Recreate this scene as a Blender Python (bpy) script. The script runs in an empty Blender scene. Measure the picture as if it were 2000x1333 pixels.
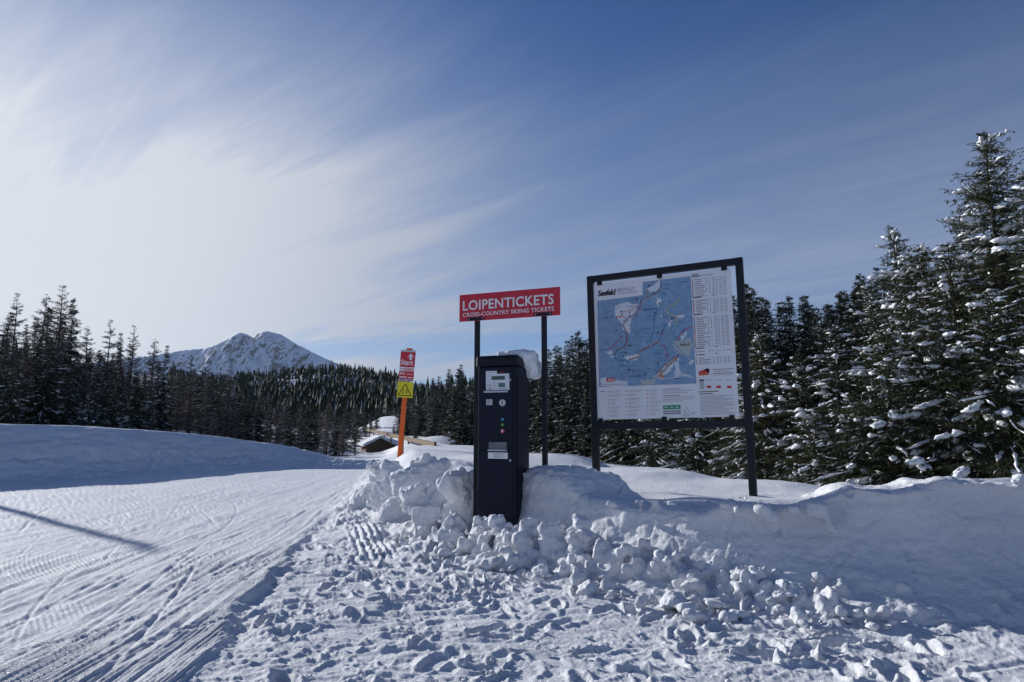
import bpy, bmesh, math, random
import numpy as np
from mathutils import Vector, Matrix, noise as mnoise

# ------------------------------------------------------------------ camera, sky, sun, exposure
S = bpy.context.scene
COL = S.collection
PITCH, EYE, FPX = math.radians(7.5), 1.3, 1333.3
SUN_AZ, SUN_EL = math.radians(50), math.radians(17.5)       # azimuth: degrees left of straight ahead
SUN = Vector((-math.sin(SUN_AZ) * math.cos(SUN_EL), math.cos(SUN_AZ) * math.cos(SUN_EL), math.sin(SUN_EL)))

cam_data = bpy.data.cameras.new('camera')
cam_data.lens, cam_data.sensor_width = 24, 36
cam_data.clip_start, cam_data.clip_end = 0.05, 40000
cam = bpy.data.objects.new('camera', cam_data)
cam.location = (0, 0, EYE)
cam.rotation_euler = (math.pi / 2 + PITCH, 0, 0)
COL.objects.link(cam)
S.camera = cam

world = bpy.data.worlds.new('World')
S.world = world
world.use_nodes = True
wn, wl = world.node_tree.nodes, world.node_tree.links
wn.clear()


def wnode(t, **kw):
    n = wn.new(t)
    for k, v in kw.items():
        setattr(n, k, v)
    return n


def wmath(op, a, b=None, c=None, clamp=False):
    n = wnode('ShaderNodeMath', operation=op, use_clamp=clamp)
    for i, v in enumerate((a, b, c)):
        if v is None:
            continue
        if isinstance(v, (int, float)):
            n.inputs[i].default_value = v
        else:
            wl.new(v, n.inputs[i])
    return n.outputs[0]


def wramp(v, a, b, c=0.0, d=1.0):
    n = wnode('ShaderNodeMapRange', interpolation_type='SMOOTHSTEP')
    wl.new(v, n.inputs[0])
    for i, q in enumerate((a, b, c, d)):
        n.inputs[i + 1].default_value = q
    return n.outputs[0]


out = wnode('ShaderNodeOutputWorld')
bg = wnode('ShaderNodeBackground')
bg.inputs[1].default_value = 0.09
wl.new(bg.outputs[0], out.inputs[0])
sky = wnode('ShaderNodeTexSky', sky_type='NISHITA')
sky.sun_disc = False
sky.sun_elevation = SUN_EL
sky.sun_rotation = -SUN_AZ
sky.altitude = 1200
sky.air_density, sky.dust_density, sky.ozone_density = 1.0, 0.3, 2.5
tc = wnode('ShaderNodeTexCoord')
sep = wnode('ShaderNodeSeparateXYZ')
wl.new(tc.outputs['Generated'], sep.inputs[0])
zc = sep.outputs[2]
zpos = wmath('MAXIMUM', zc, 0.0)
inv = wmath('DIVIDE', 1.0, wmath('ADD', zpos, 0.12))
comb = wnode('ShaderNodeCombineXYZ')
wl.new(wmath('MULTIPLY', sep.outputs[0], inv), comb.inputs[0])
wl.new(wmath('MULTIPLY', sep.outputs[1], inv), comb.inputs[1])
dotn = wnode('ShaderNodeVectorMath', operation='DOT_PRODUCT')
wl.new(tc.outputs['Generated'], dotn.inputs[0])
dotn.inputs[1].default_value = SUN
near_sun = wramp(dotn.outputs['Value'], 0.55, 1.0)
near_sun2 = wmath('POWER', near_sun, 2.0)


def wnoise(deg, sx, sy, scale, detail, rough, dist, loc=(0, 0, 0)):
    """noise on the cloud sheet, drawn out along a bearing (degrees left of straight ahead)"""
    c, q = math.cos(math.radians(deg)), math.sin(math.radians(deg))
    cb = wnode('ShaderNodeCombineXYZ')
    for i, v in enumerate(((-q * sx, c * sx, 0), (c * sy, q * sy, 0))):
        d = wnode('ShaderNodeVectorMath', operation='DOT_PRODUCT')
        wl.new(comb.outputs[0], d.inputs[0])
        d.inputs[1].default_value = v
        wl.new(wmath('ADD', d.outputs['Value'], loc[i]), cb.inputs[i])
    n = wnode('ShaderNodeTexNoise')
    n.inputs['Scale'].default_value = scale
    n.inputs['Detail'].default_value = detail
    n.inputs['Roughness'].default_value = rough
    n.inputs['Distortion'].default_value = dist
    wl.new(cb.outputs[0], n.inputs['Vector'])
    return n.outputs[0]


streak = wnoise(62, 0.16, 0.62, 0.9, 7, 0.55, 0.5, (0.4, 0.1))
fine = wnoise(48, 0.35, 2.0, 2.4, 10, 0.64, 0.9, (3.1, 1.7))
band = wnoise(80, 0.30, 1.3, 0.9, 6, 0.55, 0.6, (7.3, 2.2))
wisp = wmath('ADD', wmath('MULTIPLY', wramp(streak, 0.36, 0.64), 0.7), wmath('MULTIPLY', wramp(fine, 0.36, 0.68), 0.42))
low = wramp(zc, 0.60, 0.04)                         # thin high cloud gathers towards the horizon
near_cl = wmath('MULTIPLY', near_sun, wramp(zc, 0.66, 0.26, 0.22, 1.0))
veil = wmath('ADD', wmath('MULTIPLY', low, 0.84), wmath('MULTIPLY', near_cl, 0.85))
fac = wmath('MULTIPLY', veil, wmath('ADD', 0.56, wmath('MULTIPLY', wisp, 0.62)))
gap = wmath('SUBTRACT', 1.0, wmath('MULTIPLY', wmath('MULTIPLY', wramp(band, 0.48, 0.66), wramp(zc, 0.26, 0.05)), 0.55))
fac = wmath('MULTIPLY', fac, gap)
fac = wmath('MINIMUM', wmath('ADD', fac, wmath('MULTIPLY', wisp, 0.03)), 0.96)
cl = wnode('ShaderNodeMix', data_type='RGBA')
wl.new(near_sun2, cl.inputs[0])
cl.inputs[6].default_value = (3.7, 4.2, 5.3, 1)
cl.inputs[7].default_value = (7.6, 7.9, 8.5, 1)
mixs = wnode('ShaderNodeMix', data_type='RGBA')
wl.new(fac, mixs.inputs[0])
skyg = wnode('ShaderNodeMix', data_type='RGBA', blend_type='MULTIPLY')
skyg.inputs[0].default_value = 1.0
wl.new(sky.outputs[0], skyg.inputs[6])
skyg.inputs[7].default_value = (0.30, 0.57, 0.93, 1)
wl.new(skyg.outputs[2], mixs.inputs[6])
wl.new(cl.outputs[2], mixs.inputs[7])
wl.new(mixs.outputs[2], bg.inputs[0])

sun_data = bpy.data.lights.new('sun', 'SUN')
sun_data.energy = 5.0
sun_data.angle = math.radians(0.7)
sun_data.color = (1.0, 0.98, 0.95)
sun = bpy.data.objects.new('sun', sun_data)
sun.rotation_euler = SUN.to_track_quat('Z', 'Y').to_euler()
COL.objects.link(sun)

S.view_settings.view_transform = 'Standard'
S.view_settings.look = 'None'
S.view_settings.exposure = 0.12
S.view_settings.gamma = 1
S.view_settings.use_curve_mapping = False
S.render.engine = 'CYCLES'
S.cycles.use_denoising = True
S.cycles.max_bounces = 6
S.cycles.diffuse_bounces = 3
S.cycles.glossy_bounces = 2
S.cycles.transmission_bounces = 2
S.cycles.volume_bounces = 0
S.cycles.use_adaptive_sampling = True
S.cycles.adaptive_threshold = 0.01

# ------------------------------------------------------------------ helpers
rng = np.random.default_rng(7)
random.seed(7)


def P(px, py, d):
    """the world point on the sight line through a picture point, at distance d ahead"""
    r, u = (px - 1000) / FPX, (666.5 - py) / FPX
    Y = math.cos(PITCH) - u * math.sin(PITCH)
    Z = math.sin(PITCH) + u * math.cos(PITCH)
    return Vector((r * d / Y, d, EYE + Z * d / Y))


def tag(o, label=None, cat=None, group=None, kind=None):
    for k, v in (('label', label), ('category', cat), ('group', group), ('kind', kind)):
        if v:
            o[k] = v
    if cat and not kind:
        o['kind'] = 'thing'
    return o


def link(name, data, parent=None):
    o = bpy.data.objects.new(name, data)
    COL.objects.link(o)
    if parent:
        o.parent = parent
    return o


def empty(name, loc, rz=0.0, ry=0.0):
    o = link(name, None)
    o.empty_display_size = 0.2
    o.location = loc
    o.rotation_euler = (0, ry, rz)
    return o


def np_mesh(name, v, f, mats, smooth=True, midx=None):
    v = np.ascontiguousarray(v, dtype=np.float32)
    f = np.ascontiguousarray(f, dtype=np.int32)
    me = bpy.data.meshes.new(name)
    k = f.shape[1]
    me.vertices.add(len(v))
    me.vertices.foreach_set('co', v.ravel())
    me.loops.add(f.size)
    me.loops.foreach_set('vertex_index', f.ravel())
    me.polygons.add(len(f))
    me.polygons.foreach_set('loop_start', np.arange(0, f.size, k, dtype=np.int32))
    me.polygons.foreach_set('use_smooth', np.full(len(f), smooth, dtype=bool))
    if midx is not None:
        me.polygons.foreach_set('material_index', np.ascontiguousarray(midx, dtype=np.int32))
    for m in (mats if isinstance(mats, (list, tuple)) else [mats]):
        me.materials.append(m)
    me.update(calc_edges=True)
    return me


def bm_obj(name, bm, mat, parent=None, smooth=False):
    me = bpy.data.meshes.new(name)
    bmesh.ops.recalc_face_normals(bm, faces=bm.faces)
    bm.to_mesh(me)
    bm.free()
    me.materials.append(mat)
    if smooth:
        me.polygons.foreach_set('use_smooth', np.ones(len(me.polygons), dtype=bool))
    return link(name, me, parent)


def add_box(bm, lo, hi, bevel=0.0):
    lo, hi = Vector(lo), Vector(hi)
    r = bmesh.ops.create_cube(bm, size=1)
    vs = r['verts']
    for v in vs:
        v.co = Vector(((lo[i] + hi[i]) / 2 + v.co[i] * (hi[i] - lo[i]) for i in range(3)))
    if bevel:
        es = list({e for v in vs for e in v.link_edges})
        bmesh.ops.bevel(bm, geom=es, offset=bevel, segments=2, affect='EDGES', profile=0.5)


def box(name, lo, hi, mat, parent=None, bevel=0.0):
    bm = bmesh.new()
    add_box(bm, lo, hi, bevel)
    return bm_obj(name, bm, mat, parent)


def cyl(name, p0, p1, r0, r1, mat, parent=None, seg=16, smooth=True):
    p0, p1 = Vector(p0), Vector(p1)
    bm = bmesh.new()
    bmesh.ops.create_cone(bm, cap_ends=True, segments=seg, radius1=r0, radius2=r1, depth=(p1 - p0).length)
    q = (p1 - p0).to_track_quat('Z', 'Y').to_matrix().to_4x4()
    bmesh.ops.transform(bm, matrix=Matrix.Translation((p0 + p1) / 2) @ q, verts=bm.verts)
    o = bm_obj(name, bm, mat, parent)
    for p in o.data.polygons:
        p.use_smooth = len(p.vertices) == 4
    return o


# gradient noise, 2-D and 3-D, on whole arrays
_perm = np.tile(np.random.default_rng(3).permutation(256), 3).astype(np.int64)
_ga = np.random.default_rng(4).uniform(0, 2 * math.pi, 256)
_gx, _gy = np.cos(_ga), np.sin(_ga)
_g3 = np.random.default_rng(5).normal(size=(256, 3))
_g3 /= np.linalg.norm(_g3, axis=1)[:, None]


def n2(x, y, seed=0):
    xi, yi = np.floor(x).astype(np.int64), np.floor(y).astype(np.int64)
    fx, fy = x - xi, y - yi
    u, w = fx * fx * fx * (fx * (fx * 6 - 15) + 10), fy * fy * fy * (fy * (fy * 6 - 15) + 10)

    def g(i, j):
        h = _perm[(_perm[(xi + i + seed * 17) & 255] + yi + j + seed * 31) & 255]
        return _gx[h] * (fx - i) + _gy[h] * (fy - j)
    a = g(0, 0) * (1 - u) + g(1, 0) * u
    b = g(0, 1) * (1 - u) + g(1, 1) * u
    return (a * (1 - w) + b * w) * 1.4


def fbm2(x, y, oct=4, seed=0, gain=0.5):
    s, a, t = 0.0, 1.0, 0.0
    for o in range(oct):
        s = s + a * n2(x * 2 ** o + 13.7 * o, y * 2 ** o - 7.1 * o, seed + o)
        t += a
        a *= gain
    return s / t


def n3(p, seed=0):
    pi = np.floor(p).astype(np.int64)
    fr = p - pi
    u = fr * fr * (3 - 2 * fr)
    r = 0.0
    for i in (0, 1):
        for j in (0, 1):
            for k in (0, 1):
                h = _perm[(_perm[(_perm[(pi[:, 0] + i + seed * 19) & 255] + pi[:, 1] + j) & 255] + pi[:, 2] + k) & 255]
                g = _g3[h]
                d = g[:, 0] * (fr[:, 0] - i) + g[:, 1] * (fr[:, 1] - j) + g[:, 2] * (fr[:, 2] - k)
                wgt = (u[:, 0] if i else 1 - u[:, 0]) * (u[:, 1] if j else 1 - u[:, 1]) * (u[:, 2] if k else 1 - u[:, 2])
                r = r + d * wgt
    return r * 1.6


def fbm3(p, oct=4, seed=0, gain=0.5):
    s, a, t = 0.0, 1.0, 0.0
    for o in range(oct):
        s = s + a * n3(p * 2 ** o + 5.3 * o, seed + o)
        t += a
        a *= gain
    return s / t


def sstep(x, a, b):
    t = np.clip((x - a) / (b - a), 0, 1)
    return t * t * (3 - 2 * t)


# ------------------------------------------------------------------ materials
def mat(name, color, rough=0.6, spec=0.3, metal=0.0):
    m = bpy.data.materials.new(name)
    m.use_nodes = True
    b = m.node_tree.nodes['Principled BSDF']
    b.inputs['Base Color'].default_value = (*color, 1)
    b.inputs['Roughness'].default_value = rough
    b.inputs['Specular IOR Level'].default_value = spec
    b.inputs['Metallic'].default_value = metal
    return m


def nodes(m):
    t = m.node_tree
    return t.nodes, t.links, t.nodes['Principled BSDF']


def vary(m, c1, c2, scale, detail=4, object_coords=True, bump=0.0, bump_scale=None):
    """procedural colour variation and fine relief"""
    n, l, b = nodes(m)
    t = n.new('ShaderNodeTexCoord')
    src = t.outputs['Object'] if object_coords else t.outputs['Generated']
    nz = n.new('ShaderNodeTexNoise')
    nz.inputs['Scale'].default_value = scale
    nz.inputs['Detail'].default_value = detail
    l.new(src, nz.inputs['Vector'])
    r = n.new('ShaderNodeValToRGB')
    r.color_ramp.elements[0].position, r.color_ramp.elements[1].position = 0.3, 0.7
    r.color_ramp.elements[0].color, r.color_ramp.elements[1].color = (*c1, 1), (*c2, 1)
    l.new(nz.outputs[0], r.inputs[0])
    l.new(r.outputs[0], b.inputs['Base Color'])
    if bump:
        nb = n.new('ShaderNodeTexNoise')
        nb.inputs['Scale'].default_value = bump_scale or scale * 4
        nb.inputs['Detail'].default_value = 5
        l.new(src, nb.inputs['Vector'])
        bp = n.new('ShaderNodeBump')
        bp.inputs['Strength'].default_value = 1.0
        bp.inputs['Distance'].default_value = bump
        l.new(nb.outputs[0], bp.inputs['Height'])
        l.new(bp.outputs[0], b.inputs['Normal'])
    return m


def snow_mat(name, base=(0.80, 0.82, 0.85), bumps=((45, 0.006), (170, 0.0025)), sparkle=False):
    m = mat(name, base, 0.75, 0.10)
    n, l, b = nodes(m)
    t = n.new('ShaderNodeTexCoord')
    prev = None
    for sc, dist in bumps:
        nb = n.new('ShaderNodeTexNoise')
        nb.inputs['Scale'].default_value = sc
        nb.inputs['Detail'].default_value = 5
        nb.inputs['Roughness'].default_value = 0.6
        l.new(t.outputs['Object'], nb.inputs['Vector'])
        bp = n.new('ShaderNodeBump')
        bp.inputs['Distance'].default_value = dist
        bp.inputs['Strength'].default_value = 1.0
        l.new(nb.outputs[0], bp.inputs['Height'])
        if prev:
            l.new(prev.outputs[0], bp.inputs['Normal'])
        prev = bp
    l.new(prev.outputs[0], b.inputs['Normal'])
    nz = n.new('ShaderNodeTexNoise')
    nz.inputs['Scale'].default_value = 1.3
    nz.inputs['Detail'].default_value = 6
    l.new(t.outputs['Object'], nz.inputs['Vector'])
    r = n.new('ShaderNodeValToRGB')
    r.color_ramp.elements[0].position, r.color_ramp.elements[1].position = 0.3, 0.7
    r.color_ramp.elements[0].color = (*[c * 0.95 for c in base], 1)
    r.color_ramp.elements[1].color = (*[min(1, c * 1.04) for c in base], 1)
    l.new(nz.outputs[0], r.inputs[0])
    l.new(r.outputs[0], b.inputs['Base Color'])
    if sparkle:
        v = n.new('ShaderNodeTexVoronoi')
        v.inputs['Scale'].default_value = 260
        l.new(t.outputs['Object'], v.inputs['Vector'])
        mr = n.new('ShaderNodeMapRange')
        mr.inputs[1].default_value, mr.inputs[2].default_value = 0.985, 1.0
        mr.inputs[3].default_value, mr.inputs[4].default_value = 0.75, 0.18
        sx = n.new('ShaderNodeSeparateColor')
        l.new(v.outputs['Color'], sx.inputs[0])
        l.new(sx.outputs[0], mr.inputs[0])
        l.new(mr.outputs[0], b.inputs['Roughness'])
    return m


M_SNOW = snow_mat('snow', bumps=((38, 0.016), (150, 0.008)), sparkle=True)
M_BANK = snow_mat('bank_snow', bumps=((26, 0.018), (110, 0.009)))
M_TREESNOW = snow_mat('branch_snow', base=(0.82, 0.84, 0.87), bumps=((14, 0.03),))
M_CAPSNOW = snow_mat('cap_snow', bumps=((60, 0.003), (300, 0.001)))

# ------------------------------------------------------------------ terrain
# far land: control points (x, y, z), blended in bearing and log-distance
_far = []


def far_pt(px, d, z=None, py=None):
    p = P(px, 842 if py is None else py, d)
    _far.append((p.x, d, p.z if z is None else z))


for px in (-600, -200, 200, 450):
    far_pt(px, 34, 0.2)
for px, d, z, py in (
        (560, 36, -0.5, None), (690, 40, -1.0, None), (690, 62, None, 896), (740, 78, -1.9, None), (740, 100, -1.9, None),
        (718, 130, None, 843), (845, 60, None, 871), (800, 80, None, 862), (760, 220, None, 812), (735, 165, None, 840),
        (690, 125, None, 874), (650, 105, None, 878), (640, 150, None, 868), (712, 150, None, 858), (580, 180, -0.5, None), (680, 190, None, 850), (700, 230, None, 838), (800, 110, None, 852), (870, 95, None, 850), (900, 90, -0.8, None), (1100, 60, -1.0, None),
        (1300, 42, -1.2, None), (1500, 27, -1.2, None), (1900, 22, -1.0, None), (2400, 22, -0.6, None),
        (1500, 100, 5, None), (1200, 150, 7, None), (1000, 200, 8, None), (850, 240, 10, None), (1900, 70, 4, None),
        (2400, 70, 4, None), (0, 52, 1.6, None), (0, 90, 5, None), (-500, 90, 5, None), (-500, 45, 1.0, None),
        (140, 80, None, 795), (300, 90, None, 838), (300, 60, 0.3, None), (450, 110, -0.8, None), (450, 70, -0.8, None),
        (600, 130, -2.0, None), (600, 85, -1.8, None), (620, 250, 2, None), (500, 260, 4, None),
        (680, 600, None, 738), (640, 600, None, 737), (560, 700, None, 752), (780, 520, None, 757), (740, 560, None, 742), (400, 700, None, 768), (200, 500, 38, None),
        (0, 420, 38, None), (-600, 400, 40, None), (1000, 500, 26, None), (1500, 320, 20, None), (2000, 220, 14, None),
        (2600, 200, 14, None), (680, 400, 20, None), (760, 330, 13, None), (540, 420, 18, None), (640, 1000, 10, None),
        (300, 1100, 5, None), (1000, 1100, 5, None), (1800, 1000, 5, None), (-400, 1100, 5, None), (600, 5000, -30, None),
        (1500, 5000, -30, None), (-200, 5000, -30, None)):
    far_pt(px, d, z, py)
for a in range(60, 301, 20):
    for r, z in ((40, 0), (200, 4), (1000, 10), (5000, -30)):
        _far.append((r * math.sin(math.radians(a)), r * math.cos(math.radians(a)), z))
_far = np.array(_far)
_fth, _flr = np.arctan2(_far[:, 0], _far[:, 1]), np.log(np.hypot(_far[:, 0], _far[:, 1]))


def far_h(x, y):
    th, lr = np.arctan2(x, y), np.log(np.maximum(np.hypot(x, y), 1.0))
    num, den = np.zeros_like(x, dtype=float), np.zeros_like(x, dtype=float)
    for t, l, z in zip(_fth, _flr, _far[:, 2]):
        dt = np.abs(th - t)
        dt = np.minimum(dt, 2 * math.pi - dt)
        w = 1.0 / ((dt * 2.6) ** 2 + (lr - l) ** 2 + 0.004) ** 2
        num += w * z
        den += w
    return num / den


# the raised snowfield that carries the machine, the signs and the map board: its foot line, from far left to the right
EDGE = np.array([(-7.0, 36), (-5.6, 28), (-4.4, 21), (-3.7, 16), (-2.75, 11.8), (-1.7, 9.3), (-0.75, 8.0), (-0.1, 7.35), (0.35, 7.0),
                 (0.8, 6.42), (1.4, 5.9), (2.25, 5.45), (3.3, 5.12), (4.4, 4.85), (6.5, 4.4), (11, 3.4), (30, 0)])
_poly = np.vstack([EDGE, [(60, 0), (60, 60), (-7, 60)]])
PLAT = np.array([(-2.73, 16.7, .86), (-1.2, 16.5, .86), (.37, 14, .84), (2.06, 11, .70), (3.3, 9.7, .60), (4.6, 8.6, .54), (1.01, 8.95, .54),
                 (2.75, 8.03, .55), (.38, 7.7, .84), (.55, 7.45, .84), (-.43, 8.12, .64), (.86, 6.85, .62), (1.2, 7.5, .56), (1.55, 6.3, .68), (2.4, 5.9, .68),
                 (3.0, 5.7, .80), (3.6, 5.55, .92), (4.2, 5.35, .95), (6, 5, .9), (3.4, 7.2, .56), (4.6, 6.9, .58), (5.2, 6.2, .72), (-1.2, 9.3, .72), (-2.6, 13, .70),
                 (-3.6, 20, .5), (-4.6, 27, .1), (2, 17, -.3), (5, 13, -.8), (8, 11, -1.0), (0, 24, -.3), (-3, 29, -.3), (12, 9, -1.0),
                 (7, 18, -1.0), (3, 24, -.8), (14, 14, -1.1), (6.5, 8.6, -.1), (9, 7.5, -.2), (0.3, 10, .66), (-1, 12, .78)])


def edge_sd(x, y):
    """distance to the foot line, positive on the raised side"""
    d2 = np.full_like(x, 1e9, dtype=float)
    for a, b in zip(EDGE[:-1], EDGE[1:]):
        ab = b - a
        t = np.clip(((x - a[0]) * ab[0] + (y - a[1]) * ab[1]) / (ab @ ab), 0, 1)
        d2 = np.minimum(d2, (x - a[0] - t * ab[0]) ** 2 + (y - a[1] - t * ab[1]) ** 2)
    ins = np.zeros_like(x, dtype=bool)
    n = len(_poly)
    for i in range(n):
        a, b = _poly[i], _poly[(i + 1) % n]
        c = ((a[1] > y) != (b[1] > y)) & (x < (b[0] - a[0]) * (y - a[1]) / (b[1] - a[1] + 1e-12) + a[0])
        ins ^= c
    return np.where(ins, 1, -1) * np.sqrt(d2)


def plat_h(x, y):
    num, den = np.zeros_like(x, dtype=float), np.zeros_like(x, dtype=float)
    for px, py, pz in PLAT:
        w = 1.0 / (((x - px) ** 2 + (y - py) ** 2) / (0.15 + 0.02 * (px * px + py * py)) + 0.02) ** 2
        num += w * pz
        den += w
    return num / den


def near_h(x, y, soft=True):
    """smooth lie of the near snow"""
    base = 0.05 * fbm2(x * 0.25, y * 0.25, 3, 11) + 0.012 * np.clip(-x - 5, 0, 8)
    sd = edge_sd(x, y)
    right = sstep(x, -0.2, 0.5)
    off = 0.28 * right
    w = 1.5 * (1 - right) + 0.55 * right
    t = sstep(sd - off, 0, 1.0 * w)
    return base * (1 - t) + plat_h(x, y) * t, sd, t


def ground_h(x, y):
    r = np.hypot(x, y)
    nz, sd, t = near_h(x, y)
    fz = far_h(x, y)
    k = sstep(r, 22, 34)
    side = sstep(np.arctan2(x, y), 0.05, 0.5)              # the right shoulder falls away sooner
    k = np.maximum(k, side * sstep(r, 14, 26))
    return nz * (1 - k) + fz * k, sd, t, k


def gh(x, y):
    return float(ground_h(np.array([float(x)]), np.array([float(y)]))[0][0])


def build_ground():
    fine = np.radians(np.linspace(-45, 45, 930))
    coarse_r = np.radians(np.linspace(45, 180, 26)[1:])
    coarse_l = np.radians(np.linspace(-180, -45, 26)[1:-1])
    th = np.concatenate([coarse_l, fine, coarse_r])
    r = np.concatenate([[0.3, 0.8, 1.4, 1.9], 1.0 / np.linspace(1 / 2.3, 1 / 34.0, 450), np.geomspace(34.5, 9000, 90)])
    T, R = np.meshgrid(th, r)
    x, y = (R * np.sin(T)).ravel(), (R * np.cos(T)).ravel()
    z, sd, t, k = ground_h(x, y)
    rr = np.hypot(x, y)
    sel = np.where((rr < 36) & (rr > 1.8) & (np.abs(np.arctan2(x, y)) < 0.85))[0]
    X, Y = x[sel], y[sel]
    near = 1 - k[sel]
    SD, TT = sd[sel], t[sel]
    dz = np.zeros_like(X)
    fade = np.clip(1.25 - rr[sel] / 42, 0.3, 1)
    gap_ = 0.00155 * rr[sel] * 3.2                        # finest wave the sheet can carry at this distance

    def lod(fx, fy, cx, cy, octs, seed, gain=0.5):
        t_, a_, w_ = 0.0, 1.0, 0.0
        for o_ in range(octs):
            q_ = 2 ** o_
            t_ = t_ + a_ * np.clip(1.6 / (max(fx, 1e-6) * q_) / gap_ - 0.6, 0, 1) * n2(cx * fx * q_ + 9.1 * o_, cy * fy * q_ - 4.3 * o_, seed + o_)
            w_ += a_
            a_ *= gain
        return t_ / w_
    wob = 0.25 * n2(X * 0.8, Y * 0.8, 21) + 0.08 * n2(X * 4, Y * 4, 22)
    ex = np.interp(Y, [0, 3, 4.9, 7.3, 9.7, 13, 20, 30], [-1.3, -1.55, -1.95, -2.35, -2.75, -3.1, -4.3, -5.8])
    edge = ex - (X + 0.5 * wob)                        # positive on the groomed trail
    groom = sstep(edge, -0.05, 0.05)
    foot = 1 - groom
    lowland = 1 - sstep(SD, -0.25, 0.1)
    # --- groomed trail: corduroy, rubbed out in places
    lean = X * math.cos(0.07) + Y * math.sin(0.07) + 0.05 * n2(X * 0.25, Y * 0.12, 30) + 0.006 * n2(X * 1.5, Y * 0.6, 31)
    rub = sstep(fbm2(X * 0.75, Y * 0.33, 4, 32), -0.16, 0.14)
    patch = fbm2(X * 0.6 + 3, Y * 0.6, 2, 33)
    pa = 0.6 * sstep(np.hypot((X + 3.3) / 0.35, (Y - 5.0) / 0.5) + 0.9 * patch, 1.05, 0.6)

    def cord(c, pitch=0.034):
        s = np.sin(c * 2 * math.pi / pitch)
        return np.clip(s * 1.5, -1, 1)
    main = cord(lean) * (1 - pa)
    alt = cord(X * 0.79 + Y * 0.61, 0.040) * pa
    dz += groom * (0.0072 * main * sstep(rr[sel], 10.5, 6.5) + 0.0 * alt) * (0.12 + 0.88 * rub) * lowland
    # streaks along the travel of skis, rough clods
    dz += groom * (0.021 * lod(4.5, 0.25, lean, Y, 4, 35, 0.66) + 0.016 * lod(15, 0.5, lean, Y, 2, 44))
    dz += groom * 0.018 * np.clip(lod(7, 4.2, X, Y, 4, 36, 0.65), -0.2, 1) * (1.35 - rub)
    dz += groom * 0.02 * np.clip(n2(X * 9, Y * 7, 37) - 0.25, 0, 1) * sstep(fbm2(X * 0.9, Y * 0.9, 2, 38), 0.0, 0.25)
    dz = dz * (1 - 0.85 * pa * groom) + groom * lowland * 0.0065 * alt * (0.3 + 0.7 * rub)
    # ragged step down from trail to footway
    rag = np.clip(0.45 + 1.1 * fbm2(X * 2.6, Y * 2.6, 3, 40), 0, 1) * sstep(Y, 11.0, 9.6) * sstep(Y, 3.6, 5.0)
    dz += np.exp(-((edge - 0.03) / 0.05) ** 2) * 0.014 * rag * (0.6 + n2(X * 9, Y * 9, 41))
    dz -= 0.022 * foot * lowland * sstep(Y, 14, 9)
    dz -= 0.034 * np.exp(-((edge + 0.07) / 0.065) ** 2) * rag
    # --- trodden snow
    wx, wy = X + 0.10 * n2(X * 2.2, Y * 2.2, 48), Y + 0.10 * n2(X * 2.2 + 9, Y * 2.2, 49)
    lx, ly = wx * 0.94 + wy * 0.34, -wx * 0.34 + wy * 0.94            # drag of boots and skis, roughly across the view
    cover = sstep(fbm2(X * 0.75, Y * 0.75, 3, 50), -0.30, 0.22)
    cover = 0.30 + 0.70 * cover * (0.55 + 0.45 * sstep(SD, -3.4, -0.8))
    cover *= 1 - 0.45 * sstep(X, 0.6, 1.6) * sstep(SD, -0.5, -1.0)
    cover2 = sstep(fbm2(X * 1.5, Y * 1.5, 3, 58), -0.10, 0.25)
    drag = np.abs(fbm2(lx * 1.7, ly * 4.6, 3, 51)) * 0.075
    lumps_ = np.clip(fbm2(wx * 4.2, wy * 4.2, 3, 52) - 0.05, 0, 1) * 0.13
    clod = np.clip(fbm2(wx * 11, wy * 10, 3, 53) - 0.06, 0, 1) * 0.080 * (0.3 + 0.7 * cover2)
    crumb = np.clip(n2(wx * 27, wy * 25, 54) - 0.05, 0, 1) * 0.026 * (0.3 + cover2) + np.clip(n2(wx * 52, wy * 48, 46), 0, 1) * 0.011 * (0.25 + cover2)
    trod = foot * lowland
    dz += trod * cover * (0.80 * drag + 0.62 * lumps_ + 0.9 * clod + crumb - 0.028)
    dz += trod * (0.005 * fbm2(X * 16, Y * 16, 3, 55) + 0.0045 * fbm2(X * 40, Y * 40, 2, 59))
    dz += trod * 0.02 * fbm2(X * 1.1, Y * 1.1, 2, 47)
    # piled towards the bank foot
    pile = np.exp(-((SD + 0.15) / 0.35) ** 2)
    dz += foot * pile * (0.10 * np.clip(fbm2(X * 3.3, Y * 3.3, 3, 56) + 0.35, 0, 1) + 0.06 * np.abs(fbm2(X * 9, Y * 9, 3, 57)))
    # --- raised field: wind-smoothed, a few lumps along the rim
    dz += TT * (0.03 * fbm2(X * 0.7, Y * 0.7, 3, 60) + 0.008 * fbm2(X * 5, Y * 5, 4, 61))
    leftm = sstep(X, 0.3, -0.3) * np.exp(-((SD - 0.7) / 0.8) ** 2)
    dz += leftm * (0.22 * np.clip(fbm2(X * 1.6, Y * 1.6, 3, 62) + 0.1, -0.2, 1) + 0.10 * np.abs(fbm2(X * 5, Y * 5, 3, 63))) * sstep(Y, 17, 11)
    dz *= near * fade

    g = np.random.default_rng(91)

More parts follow.
